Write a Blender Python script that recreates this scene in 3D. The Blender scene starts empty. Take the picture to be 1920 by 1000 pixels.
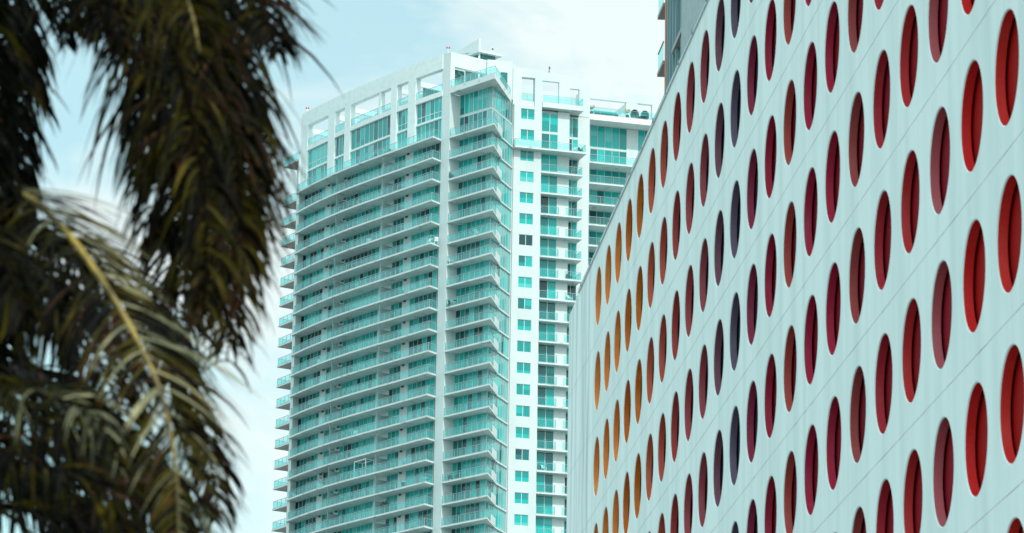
import bpy, math, random
from mathutils import Vector, Matrix
R = math.radians
random.seed(7)
sc = bpy.context.scene
col = sc.collection
EYE = 1.6                       # camera height above the ground

# ------------------------------------------------------------------ camera
cam = bpy.data.cameras.new("camera")
cam.sensor_width = 36
cam.lens = 7273.6 * 36 / 1920
cam.clip_start = 0.5
cam.clip_end = 20000
co = bpy.data.objects.new("camera", cam)
col.objects.link(co)
PITCH, ROLL = R(14.3103), R(0.9847)
_fw = Vector((0, math.cos(PITCH), math.sin(PITCH)))
_up = Vector((0, -math.sin(PITCH), math.cos(PITCH)))
_ri = Vector((1, 0, 0))
_X = _ri * math.cos(ROLL) + _up * math.sin(ROLL)
_Y = -_ri * math.sin(ROLL) + _up * math.cos(ROLL)
co.matrix_world = Matrix(((_X.x, _Y.x, -_fw.x, 0), (_X.y, _Y.y, -_fw.y, 0), (_X.z, _Y.z, -_fw.z, EYE), (0, 0, 0, 1)))
cam.dof.use_dof = True
cam.dof.focus_distance = 520
cam.dof.aperture_fstop = 6.0
sc.camera = co

# ------------------------------------------------------------------ sun, sky, exposure
SUN_EL, SUN_AZ = 48.0, 151.3    # azimuth clockwise from the view direction (+Y): behind the camera, to the right
sd = Vector((math.sin(R(SUN_AZ)) * math.cos(R(SUN_EL)), math.cos(R(SUN_AZ)) * math.cos(R(SUN_EL)), math.sin(R(SUN_EL))))
sl = bpy.data.lights.new("sun", 'SUN')
sl.energy = 1.6
sl.angle = R(0.6)
sl.color = (1.0, 0.97, 0.92)
so = bpy.data.objects.new("sun", sl)
so.rotation_euler = (-sd).to_track_quat('-Z', 'Y').to_euler()
so.location = (20, -20, 60)
col.objects.link(so)

world = bpy.data.worlds.new("World")
sc.world = world
world.use_nodes = True
nt = world.node_tree
bg = nt.nodes["Background"]
sky = nt.nodes.new("ShaderNodeTexSky")
sky.sky_type = 'NISHITA'
sky.sun_disc = False
sky.sun_elevation = R(SUN_EL)
sky.sun_rotation = R(SUN_AZ)
sky.air_density = 1.0
sky.dust_density = 2.0
sky.ozone_density = 1.5
tc = nt.nodes.new("ShaderNodeTexCoord")
mp = nt.nodes.new("ShaderNodeMapping")
mp.inputs["Scale"].default_value = (1, 1, 1.9)
mp.inputs["Location"].default_value = (0.62, 0.1, 0.41)
n1 = nt.nodes.new("ShaderNodeTexNoise")
n1.inputs["Scale"].default_value = 9
n1.inputs["Detail"].default_value = 5
n1.inputs["Roughness"].default_value = 0.58
n1.inputs["Distortion"].default_value = 0.4
dt = nt.nodes.new("ShaderNodeVectorMath")
dt.operation = 'DOT_PRODUCT'
dt.inputs[1].default_value = (1.0, 0.0, -0.15)    # thicker cloud on one side of the sky
ad = nt.nodes.new("ShaderNodeMath")
ad.operation = 'MULTIPLY_ADD'
ad.inputs[1].default_value = 1.15
rp = nt.nodes.new("ShaderNodeValToRGB")
rp.color_ramp.elements[0].position = 0.34
rp.color_ramp.elements[0].color = (0.42, 0.42, 0.42, 1)
rp.color_ramp.elements[1].position = 0.52
rp.color_ramp.elements[1].color = (0.97, 0.97, 0.97, 1)
mx = nt.nodes.new("ShaderNodeMix")
mx.data_type = 'RGBA'
glow = nt.nodes.new("ShaderNodeVectorMath")      # unseen overhead sky brightened to fill the shaded garage wall
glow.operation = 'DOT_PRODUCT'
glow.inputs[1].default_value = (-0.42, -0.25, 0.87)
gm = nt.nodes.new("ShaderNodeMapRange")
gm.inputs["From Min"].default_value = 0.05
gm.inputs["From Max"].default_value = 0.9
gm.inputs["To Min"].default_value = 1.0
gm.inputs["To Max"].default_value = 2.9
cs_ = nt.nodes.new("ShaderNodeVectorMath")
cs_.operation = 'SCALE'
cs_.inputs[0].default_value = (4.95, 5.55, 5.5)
tint = nt.nodes.new("ShaderNodeMix")
tint.data_type = 'RGBA'
tint.blend_type = 'MULTIPLY'
tint.inputs["Factor"].default_value = 1.0
tint.inputs["B"].default_value = (0.78, 1.34, 1.06, 1)
L = nt.links.new
L(tc.outputs["Generated"], mp.inputs["Vector"])
L(mp.outputs[0], n1.inputs["Vector"])
L(tc.outputs["Generated"], dt.inputs[0])
L(dt.outputs["Value"], ad.inputs[0])
L(n1.outputs["Fac"], ad.inputs[2])
L(ad.outputs[0], rp.inputs["Fac"])
L(rp.outputs["Color"], mx.inputs["Factor"])
L(sky.outputs[0], tint.inputs["A"])
L(tint.outputs["Result"], mx.inputs["A"])
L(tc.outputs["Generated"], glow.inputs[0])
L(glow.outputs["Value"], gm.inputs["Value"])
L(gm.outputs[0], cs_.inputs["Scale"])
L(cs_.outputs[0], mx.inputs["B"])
L(mx.outputs["Result"], bg.inputs["Color"])
bg.inputs["Strength"].default_value = 0.1
sc.view_settings.view_transform = 'Standard'
sc.view_settings.look = 'None'
sc.view_settings.exposure = 0.86
sc.view_settings.gamma = 1
sc.cycles.max_bounces = 8
sc.cycles.transparent_max_bounces = 16
sc.cycles.use_denoising = True

# ------------------------------------------------------------------ materials
def mat(name, base, rough=0.6, noise=None, spec=0.5, metallic=0.0, bump=None):
    """noise = (scale xyz, amount, second colour, detail): the paint's own unevenness and stains"""
    m = bpy.data.materials.new(name)
    m.use_nodes = True
    t = m.node_tree
    b = t.nodes["Principled BSDF"]
    b.inputs["Base Color"].default_value = (*base, 1)
    b.inputs["Roughness"].default_value = rough
    b.inputs["Specular IOR Level"].default_value = spec
    b.inputs["Metallic"].default_value = metallic
    if noise or bump:
        tc = t.nodes.new("ShaderNodeTexCoord")
    if noise:
        scl, lo, hi, c2 = noise
        mp = t.nodes.new("ShaderNodeMapping")
        mp.inputs["Scale"].default_value = scl
        n = t.nodes.new("ShaderNodeTexNoise")
        n.inputs["Scale"].default_value = 1
        n.inputs["Detail"].default_value = 6
        n.inputs["Roughness"].default_value = 0.6
        r = t.nodes.new("ShaderNodeMapRange")
        r.inputs["From Min"].default_value = lo
        r.inputs["From Max"].default_value = hi
        x = t.nodes.new("ShaderNodeMix")
        x.data_type = 'RGBA'
        x.inputs["A"].default_value = (*base, 1)
        x.inputs["B"].default_value = (*c2, 1)
        t.links.new(tc.outputs["Object"], mp.inputs[0])
        t.links.new(mp.outputs[0], n.inputs["Vector"])
        t.links.new(n.outputs["Fac"], r.inputs["Value"])
        t.links.new(r.outputs[0], x.inputs["Factor"])
        t.links.new(x.outputs["Result"], b.inputs["Base Color"])
    if bump:
        n = t.nodes.new("ShaderNodeTexNoise")
        n.inputs["Scale"].default_value = bump[0]
        n.inputs["Detail"].default_value = 4
        bp = t.nodes.new("ShaderNodeBump")
        bp.inputs["Strength"].default_value = bump[1]
        bp.inputs["Distance"].default_value = 0.02
        t.links.new(tc.outputs["Object"], n.inputs["Vector"])
        t.links.new(n.outputs["Fac"], bp.inputs["Height"])
        t.links.new(bp.outputs[0], b.inputs["Normal"])
    return m

def glass_clear(name, colr, refl):
    m = bpy.data.materials.new(name)
    m.use_nodes = True
    t = m.node_tree
    for n in list(t.nodes):
        if n.type == 'BSDF_PRINCIPLED':
            t.nodes.remove(n)
    o = [n for n in t.nodes if n.type == 'OUTPUT_MATERIAL'][0]
    tr = t.nodes.new("ShaderNodeBsdfTransparent")
    tr.inputs[0].default_value = (*colr, 1)
    gl = t.nodes.new("ShaderNodeBsdfGlossy")
    gl.inputs["Roughness"].default_value = 0.05
    lw = t.nodes.new("ShaderNodeLayerWeight")
    lw.inputs[0].default_value = 0.22
    mr = t.nodes.new("ShaderNodeMapRange")
    mr.inputs["To Min"].default_value = refl
    mr.inputs["To Max"].default_value = 0.18
    ms = t.nodes.new("ShaderNodeMixShader")
    df = t.nodes.new("ShaderNodeBsdfDiffuse")        # teal diffuse share: the brighter skylit look put into the pane
    df.inputs[0].default_value = (0.30, 0.72, 0.71, 1)
    m0 = t.nodes.new("ShaderNodeMixShader")
    m0.inputs[0].default_value = 0.04
    t.links.new(lw.outputs["Fresnel"], mr.inputs["Value"])
    t.links.new(mr.outputs[0], ms.inputs[0])
    t.links.new(tr.outputs[0], m0.inputs[1])
    t.links.new(df.outputs[0], m0.inputs[2])
    t.links.new(m0.outputs[0], ms.inputs[1])
    t.links.new(gl.outputs[0], ms.inputs[2])
    t.links.new(ms.outputs[0], o.inputs[0])
    return m

WHITE = mat("white_stucco", (0.57, 0.66, 0.66), 0.7, ((0.35, 0.35, 0.12), 0.45, 0.75, (0.49, 0.59, 0.59)))
FRAMEW = mat("weathered_white_stucco", (0.68, 0.78, 0.78), 0.75, ((1.1, 1.1, 1.3), 0.45, 0.75, (0.58, 0.69, 0.69)))
SLABM = mat("white_slab_concrete", (0.60, 0.69, 0.685), 0.75, ((0.8, 0.8, 1.5), 0.55, 0.72, (0.36, 0.41, 0.39)))
RUSTY = mat("rust_stained_white_slab", (0.70, 0.75, 0.75), 0.75, ((1.4, 1.4, 0.1), 0.60, 0.74, (0.50, 0.27, 0.16)))
RAILM = mat("pale_railing_metal", (0.30, 0.42, 0.42), 0.45, spec=0.5)
MULL = mat("pale_window_metal", (0.40, 0.50, 0.50), 0.5)
MULLW = mat("white_window_metal", (0.56, 0.67, 0.67), 0.5)
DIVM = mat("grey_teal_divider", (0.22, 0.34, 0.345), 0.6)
SIDES = mat("stained_side_soffit", (0.50, 0.47, 0.45), 0.85, ((1, 1, 1), 0.45, 0.7, (0.40, 0.35, 0.32)))
RGLASS = glass_clear("railing_glass", (0.74, 0.98, 0.975), 0.02)
GD = [mat("window_glass_dark", (0.0, 0.055, 0.065), 0.06, spec=0.6),
      mat("window_glass_deep_teal", (0.0, 0.15, 0.155), 0.06, spec=0.6),
      mat("window_glass_teal", (0.0, 0.28, 0.27), 0.07, spec=0.55),
      mat("window_glass_bright_teal", (0.0, 0.42, 0.40), 0.08, spec=0.5),
      mat("window_glass_pale_blind", (0.07, 0.50, 0.48), 0.10, spec=0.5),
      mat("window_glass_sky_tint", (0.13, 0.42, 0.42), 0.06, spec=0.7)]
LOUV = mat("dark_green_louvre", (0.035, 0.15, 0.15), 0.6, ((0.6, 0.6, 9.0), 0.45, 0.6, (0.06, 0.23, 0.22)))
GREENW = mat("textured_green_screen", (0.03, 0.14, 0.13), 0.8, ((2.2, 2.2, 2.2), 0.45, 0.6, (0.16, 0.36, 0.32)))
GREYV = mat("dark_vent_metal", (0.03, 0.07, 0.08), 0.6)

# ------------------------------------------------------------------ mesh helpers
class MB:
    """collects prisms, boxes and strips and links them as one mesh object"""
    def __init__(self):
        self.v, self.f, self.m, self.mats = [], [], [], []
    def mi(self, m):
        if m not in self.mats:
            self.mats.append(m)
        return self.mats.index(m)
    def face(self, idx, m):
        self.f.append(idx)
        self.m.append(self.mi(m))
    def prism(self, poly, z0, z1, m, mbot=None, zt=None):
        """extrude a plan polygon from z0 to z1; zt gives a height per corner for raked tops"""
        a = sum(poly[i][0] * poly[(i + 1) % len(poly)][1] - poly[(i + 1) % len(poly)][0] * poly[i][1] for i in range(len(poly)))
        if a < 0:
            poly = poly[::-1]
            zt = zt[::-1] if zt else None
        n, b = len(poly), len(self.v)
        self.v += [(x, y, z0) for x, y in poly]
        self.v += [(x, y, zt[i] if zt else z1) for i, (x, y) in enumerate(poly)]
        self.face(list(range(b + n - 1, b - 1, -1)), mbot or m)
        self.face(list(range(b + n, b + 2 * n)), m)
        for i in range(n):
            j = (i + 1) % n
            self.face([b + i, b + j, b + n + j, b + n + i], m)
    def band(self, pts, d0, d1, z0, z1, m, nrm=None):
        """wall along a plan polyline between offsets d0 and d1 to its left/right normal (miter joints)"""
        o = offs(pts, d0, nrm)
        i = offs(pts, d1, nrm)
        for k in range(len(pts) - 1):
            self.prism([o[k], o[k + 1], i[k + 1], i[k]], z0, z1, m)
    def box(self, c, s, m, rz=0):
        cx, cy, cz = c
        sx, sy, sz = (q / 2 for q in s)
        ca, sa = math.cos(rz), math.sin(rz)
        self.prism([(cx + ca * x - sa * y, cy + sa * x + ca * y) for x, y in ((-sx, -sy), (sx, -sy), (sx, sy), (-sx, sy))], cz - sz, cz + sz, m)
    def tube(self, pts, rad, m, n=6):
        b = len(self.v)
        pts = [Vector(p) for p in pts]
        rr = rad if isinstance(rad, (list, tuple)) else [rad] * len(pts)
        for k, p in enumerate(pts):
            t = (pts[min(k + 1, len(pts) - 1)] - pts[max(k - 1, 0)]).normalized()
            a = t.cross(Vector((0.31, 0.2, 1)) if abs(t.z) < 0.9 else Vector((1, 0.1, 0))).normalized()
            c = t.cross(a)
            for q in range(n):
                w = 2 * math.pi * q / n
                self.v.append(tuple(p + a * math.cos(w) * rr[k] + c * math.sin(w) * rr[k]))
        for k in range(len(pts) - 1):
            for q in range(n):
                r2 = (q + 1) % n
                self.face([b + k * n + q, b + k * n + r2, b + (k + 1) * n + r2, b + (k + 1) * n + q], m)
        self.face([b + q for q in range(n)][::-1], m)
        self.face([b + (len(pts) - 1) * n + q for q in range(n)], m)
    def lathe(self, c, prof, m, n=14):
        b = len(self.v)
        for r, z in prof:
            for q in range(n):
                w = 2 * math.pi * q / n
                self.v.append((c[0] + r * math.cos(w), c[1] + r * math.sin(w), c[2] + z))
        for k in range(len(prof) - 1):
            for q in range(n):
                r2 = (q + 1) % n
                self.face([b + k * n + q, b + k * n + r2, b + (k + 1) * n + r2, b + (k + 1) * n + q], m)
        self.face([b + q for q in range(n)][::-1], m)
        self.face([b + (len(prof) - 1) * n + q for q in range(n)], m)
    def build(self, name, parent=None, org=(0, 0, 0), smooth=False):
        me = bpy.data.meshes.new(name)
        me.from_pydata([(x - org[0], y - org[1], z - org[2]) for x, y, z in self.v], [], self.f)
        for m in self.mats:
            me.materials.append(m)
        for p, i in zip(me.polygons, self.m):
            p.material_index = i
            p.use_smooth = smooth
        me.update()
        o = bpy.data.objects.new(name, me)
        col.objects.link(o)
        if parent:
            o.parent = parent
        else:
            o.location = org
        return o

def offs(pts, d, nrm=None):
    """offset a plan polyline by d towards nrm (or its own right-hand normal)"""
    out = []
    for k, p in enumerate(pts):
        if nrm:
            nx, ny = nrm
        else:
            a, b = pts[max(k - 1, 0)], pts[min(k + 1, len(pts) - 1)]
            tx, ty = b[0] - a[0], b[1] - a[1]
            l = math.hypot(tx, ty)
            nx, ny = ty / l, -tx / l
        out.append((p[0] + nx * d, p[1] + ny * d))
    return out

def empty(name, loc, label, cat, group=None):
    o = bpy.data.objects.new(name, None)
    col.objects.link(o)
    o.location = loc
    tag(o, label, cat, group)
    return o

def tag(o, label=None, cat=None, group=None, kind=None):
    for k, v in (("label", label), ("category", cat), ("group", group), ("kind", kind)):
        if v:
            o[k] = v
    return o

def lerp2(a, b, t):
    return (a[0] + (b[0] - a[0]) * t, a[1] + (b[1] - a[1]) * t)

# ------------------------------------------------------------------ ground
g = MB()
ASPH = mat("city_ground", (0.10, 0.102, 0.10), 0.9, ((0.02, 0.02, 0.02), 0.4, 0.65, (0.15, 0.15, 0.14)))
g.prism([(-6000, -6000), (6000, -6000), (6000, 6000), (-6000, 6000)], -1.0, 0.0, ASPH)
tag(g.build("ground"), "grey city ground around the towers", "ground", kind="structure")

# ================================================================== APARTMENT TOWER
TB = (-10.0, 520.0, 0.0)
def Z(h):                       # heights above the eye -> above the ground
    return h + EYE
def LV(k):                      # underside of the slab of level k
    return Z(128.95 + 3.05 * k)
SLAB = 0.22
K0, K1 = -12, 7                 # levels in detail

def poly(c, x):
    r = 0
    for a in c:
        r = r * (x + 20) + a
    return r
def Wx(x):                      # glazing line of the curved front
    return (x, poly((9.574e-3, -1.44552, 533.024), x))
def Fx(x):                      # front of piers and frame
    return (x, poly((1.2615e-2, -1.43124, 531.763), x))
def Sx(x):                      # balcony edge
    return (x, poly((-1.16609e-3, 9.677e-3, -1.34911, 529.1515), x))
NF = (-0.82, -0.572)            # outward normal of the curved front
def curve(fn, xa, xb, n):
    return [fn(xa + (xb - xa) * i / n) for i in range(n + 1)]

PL, PR = (-10.18, 519.1), (-9.03, 517.75)      # front corners of the corner pier
WL, GC = (-7.59, 518.85), (-3.06, 513.9)       # corner glazing: left end, sharp glass corner
GR = (-0.30, 522.1)                             # right end of the slanted side glazing
def Wg(w, o=0.0):               # flat right wing: along and out from its front plane
    return (-0.30 + 0.957 * w + 0.289 * o, 522.40 + 0.289 * w - 0.957 * o)

tower = empty("apartment_tower", TB, "tall white apartment tower with teal glass and a curved front of stacked balconies", "apartment tower")

# ---- solid core
core = MB()
left_in = offs(curve(Wx, -10.2, -30.6, 12), -0.14, NF)
core.prism([(-7.9, 519.3)] + left_in + [(-31.6, 549.6), (-32.3, 557.6), (-20, 562), (2, 545), (0.6, 524.2)], 0, LV(9.1), WHITE)
core.prism([(-7.55, 518.98), (-3.2, 514.3), (-0.55, 522.2), (0.2, 524.0), (-7.2, 521.5)], 0, LV(9.1), WHITE)
core.prism([Wg(0.15, -0.22), Wg(4.30, -0.22), Wg(4.30, -1.25), Wg(8.70, -1.25), Wg(8.70, -2.62), Wg(12.15, -2.62), Wg(12.15, -6.0), Wg(12.15, -16), Wg(0.15, -16)], 0, LV(9.1), WHITE)
core.prism([Wg(12.2, -6.3), Wg(27.0, -6.3), Wg(27.0, -20), Wg(12.2, -20)], 0, LV(9.1), WHITE)
core.build("core", tower, TB)

# ---- white walls, piers and roof frame
wl = MB()
z7 = LV(7)
for xa, xb in ((-14.09, -15.19), (-16.82, -18.74), (-23.90, -24.65), (-26.32, -27.22)):
    wl.band(curve(Wx, xa, xb, 3), 0.10, -0.14, 0, z7, WHITE, NF)
wl.prism([PL, PR, WL, (-8.9, 520.5)], 0, LV(9.12), WHITE)
wl.prism([PL, PR, (-8.45, 518.2), (-9.55, 519.55)], LV(9.12), Z(162.89), WHITE)
wl.prism([(-30.52, 549.0), (-31.33, 548.2), (-31.75, 548.7), (-31.5, 549.6), (-30.7, 549.75)], 0, z7, WHITE)
wl.prism([Wg(-0.12, -0.05), Wg(0.18, -0.05), Wg(0.18, -0.5), Wg(-0.12, -0.5)], 0, LV(7.9), MULLW)
# wing, first plane: strips round the windows
wl.prism([Wg(0.25, 0), Wg(1.25, 0), Wg(1.25, -0.22), Wg(0.25, -0.22)], 0, LV(9.12), WHITE)
wl.prism([Wg(3.25, 0), Wg(4.32, 0), Wg(4.32, -1.0), Wg(3.25, -1.0)], 0, LV(9.12), WHITE)
for k in range(K0 - 1, 9):
    zb, zt = LV(k + 1) - 0.05 - 1.56, LV(k + 1) - 0.05
    wl.prism([Wg(1.25, -0.002), Wg(3.25, -0.002), Wg(3.25, -0.22), Wg(1.25, -0.22)], 0 if k < K0 else LV(k) - 0.05, zb, WHITE)
wl.prism([Wg(1.25, -0.002), Wg(3.25, -0.002), Wg(3.25, -0.22), Wg(1.25, -0.22)], LV(9) - 0.05, LV(9.12), WHITE)
# wing, second and third plane
wl.prism([Wg(4.32, -1.0), Wg(4.62, -1.0), Wg(4.62, -1.25), Wg(4.32, -1.25)], 0, LV(9.1), WHITE)
wl.prism([Wg(7.05, -1.0), Wg(8.76, -1.0), Wg(8.76, -2.6), Wg(7.05, -2.6)], 0, LV(9.1), WHITE)
wl.prism([Wg(10.5, -2.4), Wg(12.2, -2.4), Wg(12.2, -6.4), Wg(10.5, -6.4)], 0, LV(9.1), WHITE)
# recessed wing: strips between windows
for a, b in ((12.3, 13.5), (19.0, 20.7), (22.7, 27.1)):
    wl.prism([Wg(a, -6.1), Wg(b, -6.1), Wg(b, -6.3), Wg(a, -6.3)], 0, LV(9.12), WHITE)
JOINT = mat("stucco_joint", (0.50, 0.60, 0.60), 0.8)
for k in range(K0 - 1, 12):
    zj = LV(k) + 0.02
    wl.prism([lerp2(PL, PR, 0.0), (PL[0] - 0.002, PL[1] - 0.003), (PR[0] - 0.002, PR[1] - 0.003), PR], zj, zj + 0.045, JOINT)
    if k < 10:
        wl.prism([Wg(0.26, 0.003), Wg(1.24, 0.003), Wg(1.24, -0.02), Wg(0.26, -0.02)], zj, zj + 0.045, JOINT)
        wl.prism([Wg(3.26, 0.003), Wg(4.31, 0.003), Wg(4.31, -0.02), Wg(3.26, -0.02)], zj, zj + 0.045, JOINT)
wl.build("wall", tower, TB)

# ---- roof frame over the curved front
OPEN = [(-10.17, -14.0), (-15.08, -16.75), (-17.62, -23.70), (-24.58, -26.10), (-27.12, -30.36)]
PIER = [(-14.0, -15.08), (-16.75, -17.62), (-23.70, -24.58), (-26.10, -27.12), (-30.36, -31.42)]
ZP, ZO = Z(162.89), Z(160.73)
rf = MB()
rf.band(curve(Fx, -10.19, -31.42, 16), 0.0, -0.85, ZO, ZP, FRAMEW, NF)
for xa, xb in PIER:
    rf.band(curve(Fx, xa, xb, 2), -0.003, -0.85, z7 + SLAB, ZO, FRAMEW, NF)
rf.band(curve(Fx, -19.15, -19.47, 1), -0.05, -0.75, LV(9.36), ZO, FRAMEW, NF)
# beam over the corner terrace, joining the stair block
rf.prism([PR, (-4.0, 521.42), (-4.35, 521.95), (-9.4, 518.3)], Z(160.85), Z(162.87), WHITE)
# beams and screen walls standing further back on the roof
for x in (-14.5, -17.2, -24.1, -26.6, -30.9):
    a = Fx(x)
    p = offs([a], -0.86, NF)[0]
    q = (p[0] + 4.4, p[1] + 3.1)
    rf.prism([(p[0] + 0.12, p[1] - 0.17), (q[0] + 0.12, q[1] - 0.17), (q[0] - 0.12, q[1] + 0.17), (p[0] - 0.12, p[1] + 0.17)], Z(159.9), Z(160.6), FRAMEW)
rf.build("roof_frame", tower, TB)

# spandrels and terrace edge across the double-height windows
for xa, xb in OPEN:
    c = curve(Fx, xa, xb, 4)
    sp = MB()
    sp.band(c, -0.12, -0.6, LV(8.08), LV(8.17), FRAMEW, NF)
    sp.build("spandrel", tower, TB)
    sp = MB()
    sp.band(c, -0.03, -0.8, LV(9.13), LV(9.36), FRAMEW, NF)
    sp.build("terrace_edge", tower, TB)

# roof slab and set-back penthouse
rb = MB()
back = offs(curve(Fx, -10.2, -31.3, 10), -0.86, NF)
rb.prism(back + [(-32, 557), (-20, 561), (1.6, 545), (0.2, 524), (-5.5, 523.0)], LV(9.1) + 0.005, LV(9.34), SLABM)
inn = [(-13.0, 529.5), (-26.0, 548.5), (-20, 556), (-6, 537)]
rb.prism(inn, LV(9.34), Z(160.3), WHITE)
rb.prism([(-24.2, 546.0), (-27.4, 550.6), (-24.4, 555.5), (-20.5, 551)], LV(9.34), Z(160.9), WHITE)
rb.prism([(-3.95, 521.1), (-0.42, 521.95), (0.6, 526.8), (-4.6, 526.4)], LV(9.34), Z(162.9), WHITE)
rb.build("penthouse", tower, TB)
w9 = MB()
w9.prism([(-2.05, 521.50), (-1.1, 521.73), (-1.11, 521.81), (-2.06, 521.58)], LV(9.38), Z(161.2), GD[1])
w9.build("terrace_door", tower, TB)

ls = MB()
ls.prism([(-12.75, 526.3), (-9.1, 528.6), (-9.4, 529.1), (-13.05, 526.8)], LV(9.34), Z(160.35), LOUV)
ls.build("louvre_screen", tower, TB)
ls = MB()
ls.prism([(-9.05, 519.05), (-7.15, 520.5), (-7.5, 521.0), (-9.4, 519.55)], LV(9.42), Z(160.84), GREENW)
ls.build("screen_wall", tower, TB)

# plant room on the very top: raked fin wall, flat roof, louvred box
pr = MB()
fin = [(-8.75, 535.4, Z(168.0)), (-5.30, 531.2, Z(167.2)), (-5.30, 531.2, Z(169.2)), (-8.75, 535.4, Z(168.25))]
b = len(pr.v)
for x, y, z in fin:
    pr.v.append((x, y, z))
for x, y, z in fin:
    pr.v.append((x + 0.3, y + 0.22, z))
for q in ([0, 1, 2, 3], [7, 6, 5, 4], [0, 4, 5, 1], [1, 5, 6, 2], [2, 6, 7, 3], [3, 7, 4, 0]):
    pr.face([b + i for i in q], WHITE)
pr.prism([(-8.6, 535.5), (-5.28, 531.05), (-1.85, 533.3), (-5.4, 538.2)], Z(167.15), Z(167.5), WHITE)
pr.prism([(-7.2, 535.0), (-5.1, 532.0), (-2.9, 533.4), (-5.2, 536.6)], Z(160.5), Z(167.15), LOUV)
pr.prism([(-5.32, 531.55), (-5.08, 531.6), (-5.1, 531.9), (-5.36, 531.85)], Z(160.5), Z(167.15), WHITE)
pr.build("plant_room", tower, TB)

# ---- balcony railings
def railing(line, z, parent, h=1.06, step=1.45, post=0.045, name="railing", org=TB):
    r, gl = MB(), MB()
    for a, b in zip(line[:-1], line[1:]):
        L_ = math.hypot(b[0] - a[0], b[1] - a[1])
        n = max(1, round(L_ / step))
        ang = math.atan2(b[1] - a[1], b[0] - a[0])
        for i in range(n + 1):
            p = lerp2(a, b, i / n)
            if i < n or (a, b) == (line[-2], line[-1]):
                r.box((p[0], p[1], z + h / 2), (post, post, h), RAILM, ang)
        m = lerp2(a, b, 0.5)
        r.box((m[0], m[1], z + h + 0.02), (L_ + 0.02, 0.075, 0.05), RAILM, ang)
        r.box((m[0], m[1], z + 0.09), (L_ - 0.06, 0.04, 0.04), RAILM, ang)
        for i in range(n):
            p0, p1 = lerp2(a, b, (i + 0.05) / n), lerp2(a, b, (i + 0.95) / n)
            c = lerp2(p0, p1, 0.5)
            gl.box((c[0], c[1], z + 0.55), (math.hypot(p1[0] - p0[0], p1[1] - p0[1]), 0.014, 0.82), RGLASS, ang)
    r.build(name, parent, org)
    gl.build("glass_panel", parent, org)

def at0(parent):
    return parent

def glazing(xs_line, z0, z1, npan, parent, name, out=0.0, weights=(2, 4, 5, 2, 1, 0), mull=None, trans=None, blind=True, nrm=None, label=None, split=0.0):
    """row of panes along a plan polyline (two ends + curve), with a frame part and its panes as a sub-part"""
    mull = mull or MULL
    fr, pn = MB(), MB()
    pts = []
    n = len(xs_line) - 1
    for i in range(npan + 1):
        t = i / npan * n
        k = min(int(t), n - 1)
        pts.append(lerp2(xs_line[k], xs_line[k + 1], t - k))
    tone = random.choices(range(6), weights)[0]
    for a, b in zip(pts[:-1], pts[1:]):
        ang = math.atan2(b[1] - a[1], b[0] - a[0])
        c = lerp2(a, b, 0.5)
        L_ = math.hypot(b[0] - a[0], b[1] - a[1])
        q = tone if random.random() < 0.55 else random.choices(range(6), weights)[0]
        zz = [z0 + 0.04, z1 - 0.04]
        if split and tone >= 2:
            s = z0 + (z1 - z0) * split
            q = tone
            pn.box((c[0], c[1], (zz[0] + s) / 2), (L_ - 0.05, 0.03, s - zz[0]), GD[min(4, q + 1)], ang)
            pn.box((c[0], c[1], (zz[1] + s) / 2), (L_ - 0.05, 0.03, zz[1] - s), GD[q], ang)
        elif blind and random.random() < 0.35:
            s = z0 + (z1 - z0) * random.uniform(0.3, 0.75)
            hi = min(5, q + random.choice((1, 1, -1)))
            pn.box((c[0], c[1], (zz[0] + s) / 2), (L_ - 0.05, 0.03, s - zz[0]), GD[q], ang)
            pn.box((c[0], c[1], (zz[1] + s) / 2), (L_ - 0.05, 0.03, zz[1] - s), GD[max(0, hi)], ang)
        else:
            pn.box((c[0], c[1], (z0 + z1) / 2), (L_ - 0.05, 0.03, zz[1] - zz[0]), GD[q], ang)
        fr.box((c[0], c[1], z1 - 0.03), (L_ + 0.01, 0.09, 0.06), mull, ang)
        fr.box((c[0], c[1], z0 + 0.03), (L_ + 0.01, 0.09, 0.06), mull, ang)
        for zt in (trans or ()):
            fr.box((c[0], c[1], zt), (L_ + 0.01, 0.085, 0.09), mull, ang)
    for i, p in enumerate(pts):
        a, b = pts[max(i - 1, 0)], pts[min(i + 1, npan)]
        ang = math.atan2(b[1] - a[1], b[0] - a[0])
        fr.box((p[0], p[1], (z0 + z1) / 2), (0.085, 0.11, z1 - z0 - 0.008), mull, ang)
    f = fr.build(name, parent, TB)
    pn.build("pane", f, TB)
    return f

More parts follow.
